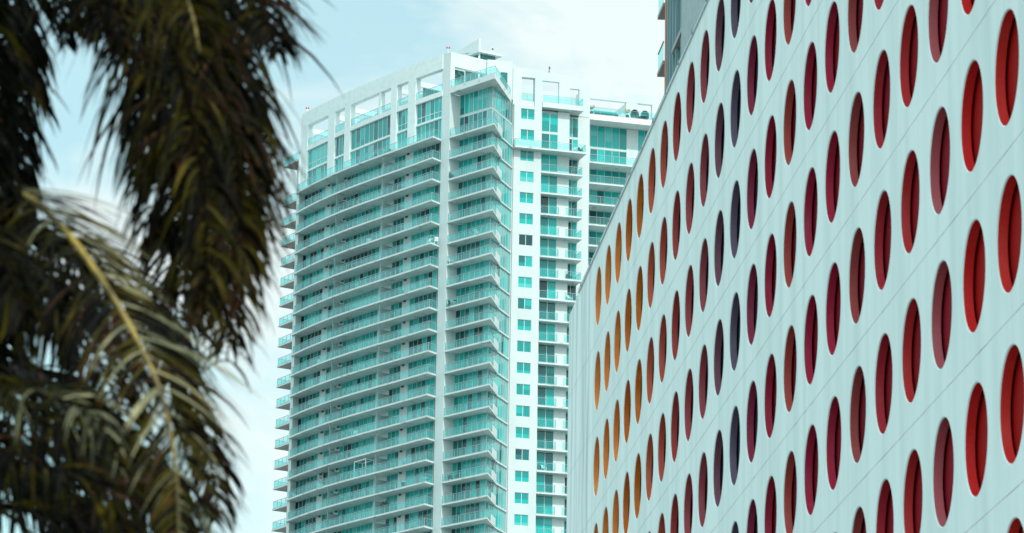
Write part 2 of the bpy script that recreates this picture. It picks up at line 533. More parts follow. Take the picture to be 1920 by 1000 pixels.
# ---- curved front: balconies, doors, dividers
EDGE = [PL, (-11.28, 517.50)] + curve(Sx, -12.6, -31.88, 13)
DOORS = [(-10.3, -14.09, 6), (-15.19, -16.82, 3), (-18.74, -23.90, 9), (-24.65, -26.32, 3), (-27.22, -30.55, 6)]
for k in range(K0, K1 + 1):
    z = LV(k)
    sb = MB()
    inner = curve(Wx, -30.5, -10.3, 12)
    sb.prism(EDGE + [(-31.4, 549.3)] + offs(inner, -0.10, NF), z, z + SLAB, SLABM)
    bal = sb.build("balcony", tower, TB)
    e = offs(EDGE, 0.0)
    rl = [(-10.30, 519.0), (-11.26, 517.66)] + [(x + 0.10, y + 0.08) for x, y in curve(Sx, -12.7, -31.6, 13)] + [(-31.35, 548.3)]
    railing(rl, z + SLAB, bal)
    if k < K1:
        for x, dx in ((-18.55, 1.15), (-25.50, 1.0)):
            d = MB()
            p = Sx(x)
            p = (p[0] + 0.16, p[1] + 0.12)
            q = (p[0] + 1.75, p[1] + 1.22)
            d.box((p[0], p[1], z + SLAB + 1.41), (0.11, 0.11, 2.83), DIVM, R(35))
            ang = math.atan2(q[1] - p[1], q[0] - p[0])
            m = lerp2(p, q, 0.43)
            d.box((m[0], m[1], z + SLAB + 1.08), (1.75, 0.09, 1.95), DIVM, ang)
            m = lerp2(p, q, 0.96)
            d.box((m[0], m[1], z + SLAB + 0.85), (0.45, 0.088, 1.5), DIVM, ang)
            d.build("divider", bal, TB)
        for xa, xb, n in DOORS:
            glazing(curve(Wx, xa, xb, 4), z + SLAB, LV(k + 1), n, tower, "sliding_door", weights=(2, 5, 6, 6, 1, 0))
        for x in (-14.75, -24.1, -26.6):
            v = MB()
            p = offs([Wx(x)], 0.19, NF)[0]
            v.box((p[0], p[1], LV(k + 1) - 0.16), (0.42, 0.18, 0.2), GREYV, R(-55))
            v.build("wall_vent", bal, TB)

# double-height windows of the top storeys
for i, (xa, xb) in enumerate(OPEN):
    n = (6, 3, 9, 3, 5)[i]
    c = offs(curve(Fx, xa - 0.05, xb + 0.05, 4), -0.35, NF)
    glazing(c, LV(7) + SLAB, LV(8.08), n, tower, "tall_window", weights=(1, 4, 6, 4, 1, 0), mull=MULLW)
    tr = [LV(8.45)] if i in (0, 1, 4) else None
    glazing(c, LV(8.17), LV(9.13), n, tower, "tall_window", weights=(1, 4, 6, 4, 1, 0), mull=MULLW, trans=tr)
    rr = offs(curve(Fx, xa - 0.06, xb + 0.06, 2 if i in (1, 3) else 3), -0.12, NF)
    railing(rr, LV(9.36), tower, h=1.0, name="terrace_railing")

# ---- side balconies beyond the left end of the curved front
for k in list(range(K0 - 1, 8)) + [9]:      # none beside the tall windows, one more above
    z = LV(k)
    sb = MB()
    pl = [(-31.45, 551.2), (-34.3, 556.0), (-32.2, 557.4), (-31.5, 552)]
    sb.prism(pl, z, z + SLAB, SLABM, SIDES)
    bal = sb.build("side_balcony", tower, TB)
    railing([(-31.6, 551.6), (-34.12, 556.0), (-32.3, 557.2)], z + SLAB, bal, step=1.2)

# ---- sharp corner: balconies, glazing, slanted side glazing
NC = (-0.737, -0.676)
CORN = [(-2.77, 510.55), (-1.60, 517.6)]
def pos(a, b, t):
    return lerp2(a, b, t)
for k in range(K0, K1 + 1):
    z = LV(k)
    sb = MB()
    sb.prism([PR, CORN[0], CORN[1], (-2.9, 514.6), (-3.3, 514.5), (-7.5, 519.1), WL], z, z + SLAB, SLABM)
    bal = sb.build("corner_balcony", tower, TB)
    a = (PR[0] + 0.12, PR[1] - 0.02)
    c = (CORN[0][0] - 0.02, CORN[0][1] + 0.22)
    railing([a, c, pos(c, CORN[1], 0.42)], z + SLAB, bal, step=1.15)
    pp = MB()
    p, q = pos(c, CORN[1], 0.46), pos(c, CORN[1], 0.93)
    m = pos(p, q, 0.5)
    pp.box((m[0], m[1], z + SLAB + 0.53), (math.hypot(q[0] - p[0], q[1] - p[1]), 0.06, 1.05), WHITE, math.atan2(q[1] - p[1], q[0] - p[0]))
    pp.build("parapet", bal, TB)
    # slab edge band running on along the slanted glass
    eb = MB()
    eb.prism([CORN[1], (GR[0] + 0.16, GR[1] - 0.05), (GR[0] - 0.2, GR[1] + 0.05), (CORN[1][0] - 0.3, CORN[1][1] + 0.05)], z, z + SLAB, WHITE)
    eb.build("slab_edge", bal, TB)
    if k < K1:
        zt = LV(k + 1)
        glazing([WL, pos(WL, GC, 0.84)], z + SLAB, zt, 6, tower, "corner_window", weights=(1, 4, 5, 6, 1, 0))
        glazing([pos(WL, GC, 0.845), GC], z + SLAB, zt, 1, tower, "corner_window", weights=(0, 0, 0, 0, 1, 3), blind=False)
        glazing([GC, pos(GC, GR, 0.62)], z + SLAB, zt, 5, tower, "side_glazing", weights=(0, 1, 1, 2, 4, 6))
        glazing([pos(GC, GR, 0.625), GR], z + SLAB, zt, 3, tower, "side_glazing", weights=(0, 1, 1, 2, 4, 8), blind=False)
for za, zb in ((LV(7) + SLAB, LV(8.08)), (LV(8.17), LV(9.14))):
    glazing([WL, pos(WL, GC, 0.84)], za, zb, 6, tower, "corner_window", weights=(0, 3, 5, 4, 1, 0), mull=MULLW)
    glazing([pos(WL, GC, 0.845), GC], za, zb, 1, tower, "corner_window", weights=(0, 0, 0, 0, 1, 3), blind=False)
    glazing([GC, pos(GC, GR, 0.62)], za, zb, 5, tower, "side_glazing", weights=(0, 1, 1, 2, 4, 6))
    glazing([pos(GC, GR, 0.625), GR], za, zb, 3, tower, "side_glazing", weights=(0, 1, 1, 2, 4, 8), blind=False)
sb = MB()
sb.prism([WL, pos(WL, GC, 0.999), GR, (-0.8, 522.3), (-3.2, 514.6), (-7.4, 519.2)], LV(8.08), LV(8.17), MULLW)
sb.build("spandrel", tower, TB)
sb = MB()
ct = [PR, (-2.80, 510.30), (-0.45, 521.75), (-4.2, 522.4), (-7.0, 521.0), WL]
sb.prism(ct, LV(9.14), LV(9.41), SLABM)
bal = sb.build("corner_terrace", tower, TB)
railing([(-8.9, 517.72), (-2.82, 510.55), (-0.62, 521.6)], LV(9.41), bal, step=1.1)

# ---- right wing: windows, balconies
for k in range(K0, 9):
    zt = LV(k + 1) - 0.05
    glazing([Wg(1.25, -0.13), Wg(3.25, -0.13)], zt - 1.56, zt, 2, tower, "window", weights=(1, 2, 8, 1, 0, 0), mull=MULLW, split=random.choice((0.0, 0.3, 0.42, 0.5)))
    zb = LV(k) + (SLAB if k != 8 else 0.22)
    glazing([Wg(4.62, -1.06), Wg(7.05, -1.06)], zb, LV(k + 1) - 0.02, 2, tower, "balcony_window", weights=(1, 2, 5, 5, 0, 0), mull=MULLW)
    glazing([Wg(8.77, -2.46), Wg(10.5, -2.46)], zb, LV(k + 1) - 0.02, 2, tower, "balcony_door", weights=(2, 4, 3, 4, 0, 0), mull=MULLW)
    sb = MB()
    if k == 8:
        sb.prism([Wg(4.62, -1.03), Wg(7.05, -1.03), Wg(7.05, -1.25), Wg(4.62, -1.25)], LV(8), LV(8) + 0.22, WHITE)
        sb.prism([Wg(8.77, -2.43), Wg(10.5, -2.43), Wg(10.5, -2.6), Wg(8.77, -2.6)], LV(8), LV(8) + 0.22, WHITE)
        sb.build("spandrel", tower, TB)
        continue
    if k == 7:
        sb.prism([Wg(0.15, 1.0), Wg(10.7, 1.0), Wg(10.7, -2.4), Wg(7.1, -2.4), Wg(4.4, -1.0), Wg(4.4, 0.02), Wg(0.15, 0.02)], LV(7), LV(7) + SLAB, SLABM)
        bal = sb.build("wing_balcony", tower, TB)
        railing([Wg(0.3, 0.1), Wg(0.3, 0.9), Wg(10.55, 0.9), Wg(10.55, -1.0)], LV(7) + SLAB, bal, step=1.7)
        continue
    sb.prism([Wg(4.33, 0.03), Wg(10.5, 0.03), Wg(10.5, -2.4), Wg(8.8, -2.4), Wg(8.8, -1.0), Wg(4.33, -1.0)], LV(k), LV(k) + SLAB, SLABM)
    bal = sb.build("wing_balcony", tower, TB)
    solid = k <= 4 or k == 99
    if solid:
        railing([Wg(4.4, -0.08), Wg(7.0, -0.08)], LV(k) + SLAB, bal, step=1.25)
        railing([Wg(8.1, -0.08), Wg(10.4, -0.08), Wg(10.4, -2.3)], LV(k) + SLAB, bal, step=1.2)
        pp = MB()
        pp.prism([Wg(7.05, -0.02), Wg(8.05, -0.02), Wg(8.05, -0.2), Wg(7.05, -0.2)], LV(k) + SLAB, LV(k) + SLAB + 1.12, WHITE)
        pp.build("parapet", bal, TB)
    else:
        railing([Wg(4.4, -0.08), Wg(10.4, -0.08), Wg(10.4, -2.3)], LV(k) + SLAB, bal, step=1.25)
# wing roof: three stepped open frames
zr = LV(9.12)
WT, WO = Z(162.22), Z(160.75)
rw = MB()
def frame3(a, b, o, ia, ib, z0, zo, zt, dep):
    rw.prism([Wg(a, o), Wg(ia, o), Wg(ia, o - dep), Wg(a, o - dep)], z0, zt, WHITE)
    rw.prism([Wg(ib, o), Wg(b, o), Wg(b, o - dep), Wg(ib, o - dep)], z0, zt, WHITE)
    rw.prism([Wg(ia, o - 0.002), Wg(ib, o - 0.002), Wg(ib, o - dep), Wg(ia, o - dep)], zo, zt, WHITE)
frame3(0.0, 4.32, 0, 1.28, 3.25, zr, Z(160.95), WT, 0.9)
frame3(4.32, 8.76, -1.0, 4.6, 7.15, zr, Z(161.05), WT, 0.55)
frame3(8.76, 12.2, -2.4, 8.9, 10.6, zr, Z(160.75), WT, 0.55)
rw.prism([Wg(0.0, -4.4), Wg(4.4, -4.4), Wg(4.4, -4.8), Wg(0.0, -4.8)], zr, Z(161.2), WHITE)
rw.prism([Wg(4.5, -5.4), Wg(8.5, -5.4), Wg(8.5, -5.8), Wg(4.5, -5.8)], zr, Z(160.95), WHITE)
rw.prism([Wg(11.6, -2.95), Wg(12.19, -2.95), Wg(12.19, -7.2), Wg(11.6, -7.2)], zr, Z(161.3), WHITE, zt=None)
rw.build("wing_roof_frame", tower, TB)
w9 = MB()
w9.prism([Wg(1.3, -4.36), Wg(2.15, -4.36), Wg(2.15, -4.395), Wg(1.3, -4.395)], LV(9.4), LV(9.7), GD[1])
w9.build("terrace_window", tower, TB)
sb = MB()
sb.prism([Wg(4.4, 0.02), Wg(10.5, 0.02), Wg(10.5, -2.4), Wg(12.1, -2.43), Wg(12.1, -6.2), Wg(0.2, -6.2), Wg(0.2, -0.24), Wg(4.35, -0.24)], LV(9.15), LV(9.38), SLABM)
bal = sb.build("wing_terrace", tower, TB)
railing([Wg(4.5, -0.08), Wg(10.4, -0.08), Wg(10.4, -2.3)], LV(9.38), bal, step=1.5)
railing([Wg(1.3, -0.3), Wg(3.2, -0.3)], LV(9.38), bal, step=1.0)

# ---- recessed wing at the far right
for k in range(K0, 8):
    sb = MB()
    sb.prism([Wg(12.25, -3.05), Wg(25.5, -3.05), Wg(25.5, -6.25), Wg(12.25, -6.25)], LV(k), LV(k) + SLAB, SLABM)
    bal = sb.build("recessed_balcony", tower, TB)
    railing([Wg(12.3, -3.15), Wg(25.4, -3.15)], LV(k) + SLAB, bal, step=1.9)
for k in range(K0, 9):
    zb = LV(k) + (SLAB if k != 8 else 0.22)
    zt = LV(k + 1) - 0.02 if k < 8 else LV(9.13)
    glazing([Wg(13.5, -6.17), Wg(19.0, -6.17)], zb, zt, 5, tower, "recessed_window", weights=(3, 4, 4, 2, 0, 0) if k < 7 else (0, 1, 6, 3, 0, 0))
    glazing([Wg(20.7, -6.17), Wg(22.7, -6.17)], zb, zt, 2, tower, "recessed_window", weights=(3, 4, 3, 1, 0, 0))
sb = MB()
sb.prism([Wg(12.3, -6.12), Wg(23, -6.12), Wg(23, -6.29), Wg(12.3, -6.29)], LV(8), LV(8) + 0.22, WHITE)
sb.build("spandrel", tower, TB)
sb = MB()
sb.prism([Wg(12.22, -3.4), Wg(27.0, -3.4), Wg(27.0, -19.9), Wg(12.22, -19.9)], LV(9.14), LV(9.40), RUSTY)
bal = sb.build("recessed_terrace", tower, TB)
railing([Wg(12.4, -3.5), Wg(26.9, -3.5)], LV(9.40), bal, step=1.9)
rw = MB()
z0 = LV(9.40)
for a, b in ((12.3, 13.3), (19.05, 20.8), (23.0, 25.2)):
    rw.prism([Wg(a, -6.6), Wg(b, -6.6), Wg(b, -7.3), Wg(a, -7.3)], z0, Z(160.95), WHITE)
rw.prism([Wg(12.3, -6.58), Wg(25.2, -6.58), Wg(25.2, -7.32), Wg(12.3, -7.32)], Z(160.95), Z(162.25), WHITE)
rw.prism([Wg(19.2, -7.33), Wg(19.7, -7.33), Wg(19.7, -13.5), Wg(19.2, -13.5)], Z(160.4), Z(161.0), WHITE)
rw.prism([Wg(12.3, -13.5), Wg(20, -13.5), Wg(20, -14.0), Wg(12.3, -14.0)], z0, Z(159.6), WHITE)
rw.build("recessed_roof_frame", tower, TB)

# ---- plain lower storeys below the view
lo = MB()
for k in range(-42, K0):
    z = LV(k)
    if z < 4:
        continue
    lo.prism(EDGE + [(-31.4, 549.3)] + offs(curve(Wx, -30.5, -10.3, 12), -0.10, NF), z, z + SLAB + 0.9, SLABM)
    lo.prism([PR, CORN[0], CORN[1], (-2.9, 514.6), (-3.3, 514.5), (-7.5, 519.1), WL], z, z + SLAB + 0.9, SLABM)
    lo.prism([Wg(4.33, 0.03), Wg(10.5, 0.03), Wg(10.5, -2.4), Wg(8.8, -2.4), Wg(8.8, -1.0), Wg(4.33, -1.0)], z, z + SLAB + 0.9, SLABM)
    lo.prism([Wg(1.25, -0.18), Wg(3.25, -0.18), Wg(3.25, -0.24), Wg(1.25, -0.24)], z + 1.4, z + 2.95, GD[2])
    lo.band(curve(Wx, -10.3, -30.5, 12), 0.02, -0.1, z + SLAB + 0.9, z + 3.0, GD[1], NF)
lo.build("lower_storeys", tower, TB)

# ================================================================== PERFORATED GARAGE FACADE
AZ = 0.0845513
U = (math.sin(AZ), -math.cos(AZ))          # along the facade, towards the camera
NW = (-math.cos(AZ), -math.sin(AZ))        # out of the facade
GO = (1.9973, 86.800, Z(23.4745))
PITCHC, PITCHR, RAD = 1.99451, 2.0, 0.690
def Gp(s, d, z):                            # along, in front of (+) the face, relative height
    return (GO[0] + U[0] * s + NW[0] * d, GO[1] + U[1] * s + NW[1] * d, GO[2] + z)
garage = empty("perforated_garage", (GO[0], GO[1], 0), "pale concrete building whose flat facade is pierced by rows of round red and orange openings", "perforated building")
GORG = (GO[0], GO[1], 0)
CONC = mat("pale_painted_concrete", (0.71, 0.83, 0.815), 0.75, ((1.6, 1.6, 0.16), 0.40, 0.72, (0.57, 0.70, 0.69)), bump=(3.0, 0.25))
CONCS = mat("streaked_painted_concrete", (0.73, 0.855, 0.84), 0.75, ((2.2, 2.2, 0.22), 0.44, 0.74, (0.36, 0.47, 0.47)), bump=(3.0, 0.25))
CAULK = mat("joint_sealant", (0.62, 0.68, 0.65), 0.9, ((1.5, 1.5, 3), 0.45, 0.68, (0.38, 0.36, 0.33)))
COPING = mat("dark_metal_coping", (0.10, 0.17, 0.18), 0.4, metallic=0.3)
COPW = mat("pale_metal_flashing", (0.60, 0.68, 0.68), 0.4)

NCOL, NROW = 29, 11
TH = 0.128
ROW_TOP, ROW_GAP = -0.88, 0.008
def panel(s0, s1, z0, z1, holes, m):
    """one cast panel with its real round openings: front face, reveals are left to the linings, all outer edges"""
    p = MB()
    N = 48
    def q4(a, b, c, d):
        k = len(p.v)
        p.v.extend([a, b, c, d])
        p.face([k, k + 1, k + 2, k + 3], m)
    xs = [s0] + [0.5 * (a[0] + b[0]) for a, b in zip(holes[:-1], holes[1:])] + [s1]
    for i, (hs, hz) in enumerate(holes):
        a, b = xs[i], xs[i + 1]
        for dd in (0.0, -TH):
            k = len(p.v)
            for j in range(N):
                w = 2 * math.pi * j / N
                c, s = math.cos(w), math.sin(w)
                p.v.append(Gp(hs + RAD * c, dd, hz + RAD * s))
            for j in range(N):
                w = 2 * math.pi * j / N
                c, s = math.cos(w), math.sin(w)
                t = min(((b - hs) / c if c > 1e-9 else (a - hs) / c if c < -1e-9 else 1e9), ((z1 - hz) / s if s > 1e-9 else (z0 - hz) / s if s < -1e-9 else 1e9))
                p.v.append(Gp(hs + t * c, dd, hz + t * s))
            for j in range(N):
                j2 = (j + 1) % N
                p.face([k + j, k + j2, k + N + j2, k + N + j], m)
            for cs, cz in ((a, z0), (b, z0), (b, z1), (a, z1)):      # close the corners
                w = math.atan2(cz - hz, cs - hs) % (2 * math.pi)
                j = int(w / (2 * math.pi) * N) % N
                kk = len(p.v)
                p.v.append(Gp(cs, dd, cz))
                p.face([k + N + j, k + N + (j + 1) % N, kk], m)
    if not holes:
        q4(Gp(s0, 0, z0), Gp(s1, 0, z0), Gp(s1, 0, z1), Gp(s0, 0, z1))
        q4(Gp(s0, -TH, z0), Gp(s1, -TH, z0), Gp(s1, -TH, z1), Gp(s0, -TH, z1))
    q4(Gp(s0, 0, z0), Gp(s1, 0, z0), Gp(s1, -TH, z0), Gp(s0, -TH, z0))
    q4(Gp(s0, 0, z1), Gp(s1, 0, z1), Gp(s1, -TH, z1), Gp(s0, -TH, z1))
    q4(Gp(s0, 0, z0), Gp(s0, -TH, z0), Gp(s0, -TH, z1), Gp(s0, 0, z1))
    q4(Gp(s1, 0, z0), Gp(s1, -TH, z0), Gp(s1, -TH, z1), Gp(s1, 0, z1))
    return p.build("wall_panel", garage, GORG)

S0, S1 = -6.62, (NCOL - 0.5) * PITCHC
sm = MB()
for r in range(1, NROW + 1):
    zt = ROW_TOP if r == 1 else -(2 * r - 1) - ROW_GAP
    zb = -(2 * r + 1) + ROW_GAP
    hs = [(c * PITCHC, -2.0 * r) for c in range(NCOL)]
    panel(S0, -PITCHC * 0.5, zb, zt, [], CONCS)
    panel(-PITCHC * 0.5, S1, zb, zt, hs, CONC)
    a, b, c, d = [Gp(s, dd, 0) for s, dd in ((S0, -0.003), (S1, -0.003), (S1, -TH), (S0, -TH))]
    sm.prism([q[:2] for q in (a, b, c, d)], GO[2] + zb - 2 * ROW_GAP, GO[2] + zb, CAULK)
sm.build("joint_sealant", garage, GORG)

cp = MB()
def gbox(s0, s1, d0, d1, z0, z1, m, mb):
    mb.prism([Gp(s, d, 0)[:2] for s, d in ((s0, d0), (s1, d0), (s1, d1), (s0, d1))], GO[2] + z0, GO[2] + z1, m)
gbox(-4.3, S1, 0.035, -0.5, ROW_TOP, ROW_TOP + 0.035, COPW, cp)
gbox(-4.3, S1, 0.02, -0.5, ROW_TOP + 0.035, ROW_TOP + 0.10, COPING, cp)
for i in range(30):
    gbox(-3.6 + 2.0 * i, -3.52 + 2.0 * i, 0.05, 0.035, ROW_TOP + 0.0, ROW_TOP + 0.09, COPING, cp)
cp.build("coping", garage, GORG)
bd = MB()
gbox(S0 + 0.01, S1, -0.45, -24, -GO[2] + 0.0, -1.2, CONC, bd)
bd.build("building_body", garage, GORG)
fx = MB()
gbox(21.4, 21.52, -0.1, -0.25, ROW_TOP + 0.1, ROW_TOP + 0.26, COPW, fx)
gbox(21.43, 21.49, 0.05, -0.12, ROW_TOP + 0.2, ROW_TOP + 0.25, COPW, fx)
fx.build("wall_fixture", garage, GORG)

REV = [(0.60, 0.25, 0.070), (0.58, 0.235, 0.060), (0.56, 0.215, 0.050), (0.42, 0.135, 0.016), (0.42, 0.140, 0.014),
       (0.285, 0.082, 0.040), (0.250, 0.062, 0.040), (0.200, 0.036, 0.034), (0.200, 0.047, 0.052), (0.175, 0.046, 0.055),
       (0.105, 0.052, 0.072), (0.075, 0.070, 0.105), (0.150, 0.022, 0.048), (0.180, 0.013, 0.034), (0.220, 0.050, 0.042),
       (0.200, 0.015, 0.042), (0.200, 0.014, 0.038), (0.185, 0.048, 0.046), (0.215, 0.020, 0.030), (0.250, 0.024, 0.026),
       (0.230, 0.075, 0.085), (0.300, 0.014, 0.014), (0.300, 0.022, 0.018), (0.30, 0.03, 0.03), (0.26, 0.02, 0.04),
       (0.24, 0.05, 0.05), (0.22, 0.02, 0.03), (0.25, 0.03, 0.03), (0.25, 0.03, 0.03)]
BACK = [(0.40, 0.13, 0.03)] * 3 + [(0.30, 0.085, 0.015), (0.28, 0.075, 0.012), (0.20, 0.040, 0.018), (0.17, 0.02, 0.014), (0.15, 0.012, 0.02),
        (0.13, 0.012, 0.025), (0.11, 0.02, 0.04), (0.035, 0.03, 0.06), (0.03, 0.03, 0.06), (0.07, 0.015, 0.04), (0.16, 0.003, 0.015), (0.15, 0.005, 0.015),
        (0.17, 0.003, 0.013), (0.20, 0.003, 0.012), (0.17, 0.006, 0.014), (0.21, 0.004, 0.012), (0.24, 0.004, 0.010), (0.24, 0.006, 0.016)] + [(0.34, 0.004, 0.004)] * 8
rng2 = random.Random(3)
RM = [mat("opening_paint", tuple(min(0.85, q * w) for q, w in zip(c, (1.45, 1.15, 0.95) if i < 5 else (2.2, 1.6, 1.65))), 0.26, ((3, 3, 1.0), 0.5, 0.85, tuple(min(0.9, q * 2.0 + 0.03) for q in c)), spec=0.9) for i, c in enumerate(REV)]
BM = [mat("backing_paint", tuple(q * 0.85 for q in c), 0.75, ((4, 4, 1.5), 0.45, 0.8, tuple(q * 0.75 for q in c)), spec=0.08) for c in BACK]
def lining(mb, cs, cz, m):
    N = 48
    k = len(mb.v)
    for rr, dd in ((RAD + 0.0, 0.001), (RAD - 0.014, -0.014), (RAD - 0.014, -TH - 0.004), (RAD + 0.05, -TH - 0.004)):
        for j in range(N):
            w = 2 * math.pi * j / N
            mb.v.append(Gp(cs + rr * math.cos(w), dd, cz + rr * math.sin(w)))
    for ring in range(3):
        for j in range(N):
            j2 = (j + 1) % N
            mb.face([k + ring * N + j, k + ring * N + j2, k + ring * N + N + j2, k + ring * N + N + j], m if ring else CONC)
def backing(mb, cs, cz, m):
    gbox(cs - 0.5 * PITCHC + 0.01, cs + 0.5 * PITCHC - 0.01, -TH - 0.036, -TH - 0.066, cz - 0.93, cz + 0.93, m, mb)
hol = []
for c in range(NCOL):
    for r in range(1, NROW + 1):
        x = GO[0] + U[0] * c * PITCHC
        y = GO[1] + U[1] * c * PITCHC
        z = 23.4745 - 2.0 * r
        v = Vector((x, y, z))
        d_ = v.dot(_fw)
        px, py = 960 + 7273.6 * v.dot(_X) / d_, 500 - 7273.6 * v.dot(_Y) / d_
        vis = -20 < px < 1935 and -90 < py < 1090
        hol.append((0 if vis else 1, d_, c, r))
hol.sort()
rest_l, rest_b = MB(), MB()
for i, (_, _, c, r) in enumerate(hol):
    if i < 99:
        a = MB()
        lining(a, c * PITCHC, -2.0 * r, RM[c])
        ro = a.build("round_opening", garage, GORG, smooth=False)
        a = MB()
        backing(a, c * PITCHC, -2.0 * r, BM[c])
        a.build("back_panel", ro, GORG)
    else:
        lining(rest_l, c * PITCHC, -2.0 * r, RM[c])
        backing(rest_b, c * PITCHC, -2.0 * r, BM[c])
ro = tag(rest_l.build("round_openings", garage, GORG), kind="stuff")
rest_b.build("back_panels", ro, GORG)

# ================================================================== RESIDENTIAL BLOCK BEHIND THE GARAGE
BB = (9.0, 190.0, 0.0)
block = empty("residential_block", BB, "grey concrete residential block with an orange edge and small balconies, rising behind the round-holed facade", "apartment block")
CGREY = mat("grey_concrete_cladding", (0.34, 0.44, 0.45), 0.85, ((2, 2, 2), 0.45, 0.6, (0.29, 0.38, 0.39)), bump=(6, 0.4))
SOFF = mat("raw_soffit", (0.34, 0.34, 0.32), 0.85)
ORNG = mat("terracotta_edge", (0.42, 0.15, 0.06), 0.6)
BGL = mat("bluish_window_glass", (0.10, 0.30, 0.33), 0.06, spec=0.6)
BGL2 = mat("pale_window_glass", (0.42, 0.62, 0.66), 0.06, spec=0.6)
BFR = mat("steel_blue_frame", (0.18, 0.30, 0.32), 0.5)
def Bp(t, d=0.0):               # along the left facade from its far end towards the camera; d inwards
    return (7.79 + U[0] * t + math.cos(AZ) * d, 199.6 + U[1] * t + math.sin(AZ) * d)
def bq(t0, t1, d0, d1):
    return [Bp(t0, d0), Bp(t1, d0), Bp(t1, d1), Bp(t0, d1)]
HB = 92.0
m = MB()
m.prism(bq(0.3, 30, 0.75, 18), 0, HB, CGREY)
m.build("wall", block, BB)
m = MB()
m.prism(bq(-0.1, 0.5, 0.25, 1.2), 0, HB, ORNG)
m.build("edge_strip", block, BB)
for z in range(26):
    zz = Z(61.55) + 3.27 * (z - 17)
    if zz < 3:
        continue
    f = MB()
    p_ = MB()
    for a, b_, gm in ((0.55, 2.0, BGL), (2.15, 3.2, BGL2), (3.35, 4.3, BGL), (4.45, 5.6, BGL2), (5.75, 7.6, BGL), (7.75, 9.0, BGL)):
        p_.prism(bq(a, b_, 0.34, 0.40), zz + 0.15, zz + 3.1, gm)
        f.prism(bq(b_ - 0.01, b_ + 0.16, 0.10, 0.45), zz, zz + 3.27, BFR)
    f.prism(bq(4.6, 9.1, 0.02, 0.75), zz - 0.12, zz + 0.15, SOFF)
    f.prism(bq(0.5, 4.6, 0.28, 0.75), zz - 0.08, zz + 0.15, BFR)
    fo = f.build("window", block, BB)
    p_.build("pane", fo, BB)
m = MB()
m.prism(bq(9.1, 19.4, -0.05, 2.5), 0, Z(66.3), CGREY)
m.prism(bq(19.5, 19.8, 0.0, 0.22), 0, HB, COPW)
m.prism(bq(19.82, 20.0, 0.22, 0.34), 0, HB, ORNG)
m.prism(bq(20.0, 26.0, 0.34, 0.75), 0, HB, BGL)
m.build("column", block, BB)
for z in range(26):
    zz = Z(62.35) + 3.27 * (z - 17)
    if zz < 3:
        continue
    m = MB()
    m.prism([Bp(-0.12, 0.14), Bp(-2.5, 0.14), Bp(-2.5, 3.0), Bp(-0.12, 3.0)], zz, zz + 0.2, SOFF)
    s_ = m.build("balcony", block, BB)
    m = MB()
    m.prism([Bp(-0.13, 0.18), Bp(-2.45, 0.18), Bp(-2.45, 0.20), Bp(-0.13, 0.20)], zz + 0.22, zz + 1.25, RGLASS)
    m.build("glass_panel", s_, BB)
    m = MB()
    m.prism([Bp(-0.13, 0.16), Bp(-2.47, 0.16), Bp(-2.47, 0.22), Bp(-0.13, 0.22)], zz + 1.25, zz + 1.30, BFR)
    m.build("handrail", s_, BB)
m = MB()
m.prism(bq(12.5, 20.5, -0.5, 3.0), Z(66.32), Z(66.6), mat("dark_soffit", (0.10, 0.12, 0.12), 0.9))
m.build("canopy_slab", block, BB)

# ================================================================== PALMS
def leafmat(name, c1, c2, tr, tw):
    m = bpy.data.materials.new(name)
    m.use_nodes = True
    t = m.node_tree
    b = t.nodes["Principled BSDF"]
    b.inputs["Roughness"].default_value = 0.5
    b.inputs["Specular IOR Level"].default_value = 0.06
    tc = t.nodes.new("ShaderNodeTexCoord")
    n = t.nodes.new("ShaderNodeTexNoise")
    n.inputs["Scale"].default_value = 4.0
    n.inputs["Detail"].default_value = 4
    r = t.nodes.new("ShaderNodeMapRange")
    r.inputs["From Min"].default_value = 0.42
    r.inputs["From Max"].default_value = 0.66
    x = t.nodes.new("ShaderNodeMix")
    x.data_type = 'RGBA'
    x.inputs["A"].default_value = (*c1, 1)
    x.inputs["B"].default_value = (*c2, 1)
    tl = t.nodes.new("ShaderNodeBsdfTranslucent")
    tl.inputs[0].default_value = (*tr, 1)
    ms = t.nodes.new("ShaderNodeMixShader")
    ms.inputs[0].default_value = tw
    o = [q for q in t.nodes if q.type == 'OUTPUT_MATERIAL'][0]
    t.links.new(tc.outputs["Object"], n.inputs["Vector"])
    t.links.new(n.outputs["Fac"], r.inputs["Value"])
    t.links.new(r.outputs[0], x.inputs["Factor"])
    t.links.new(x.outputs["Result"], b.inputs["Base Color"])
    t.links.new(b.outputs[0], ms.inputs[1])
    t.links.new(tl.outputs[0], ms.inputs[2])
    t.links.new(ms.outputs[0], o.inputs[0])
    return m
LEAF = [leafmat("palm_leaf_dark", (0.0012, 0.0016, 0.0005), (0.004, 0.0038, 0.0008), (0.01, 0.01, 0.001), 0.08),  # near-black copy: the crown's shade is put into the leaf colour
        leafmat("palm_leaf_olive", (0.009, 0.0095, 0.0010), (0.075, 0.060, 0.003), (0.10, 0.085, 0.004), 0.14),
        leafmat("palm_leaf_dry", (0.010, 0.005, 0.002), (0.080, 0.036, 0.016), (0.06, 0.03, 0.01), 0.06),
        leafmat("palm_leaf_lit", (0.12, 0.13, 0.075), (0.34, 0.32, 0.18), (0.14, 0.14, 0.04), 0.10)]  # pale copy: sunlit highlights put into the leaf colour
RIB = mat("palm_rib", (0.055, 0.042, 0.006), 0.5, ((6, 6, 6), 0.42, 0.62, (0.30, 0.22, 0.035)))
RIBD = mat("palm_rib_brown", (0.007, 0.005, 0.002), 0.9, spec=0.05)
BARK = mat("palm_bark", (0.045, 0.036, 0.026), 0.9, ((3, 3, 14), 0.4, 0.65, (0.09, 0.075, 0.055)), bump=(12, 0.8))

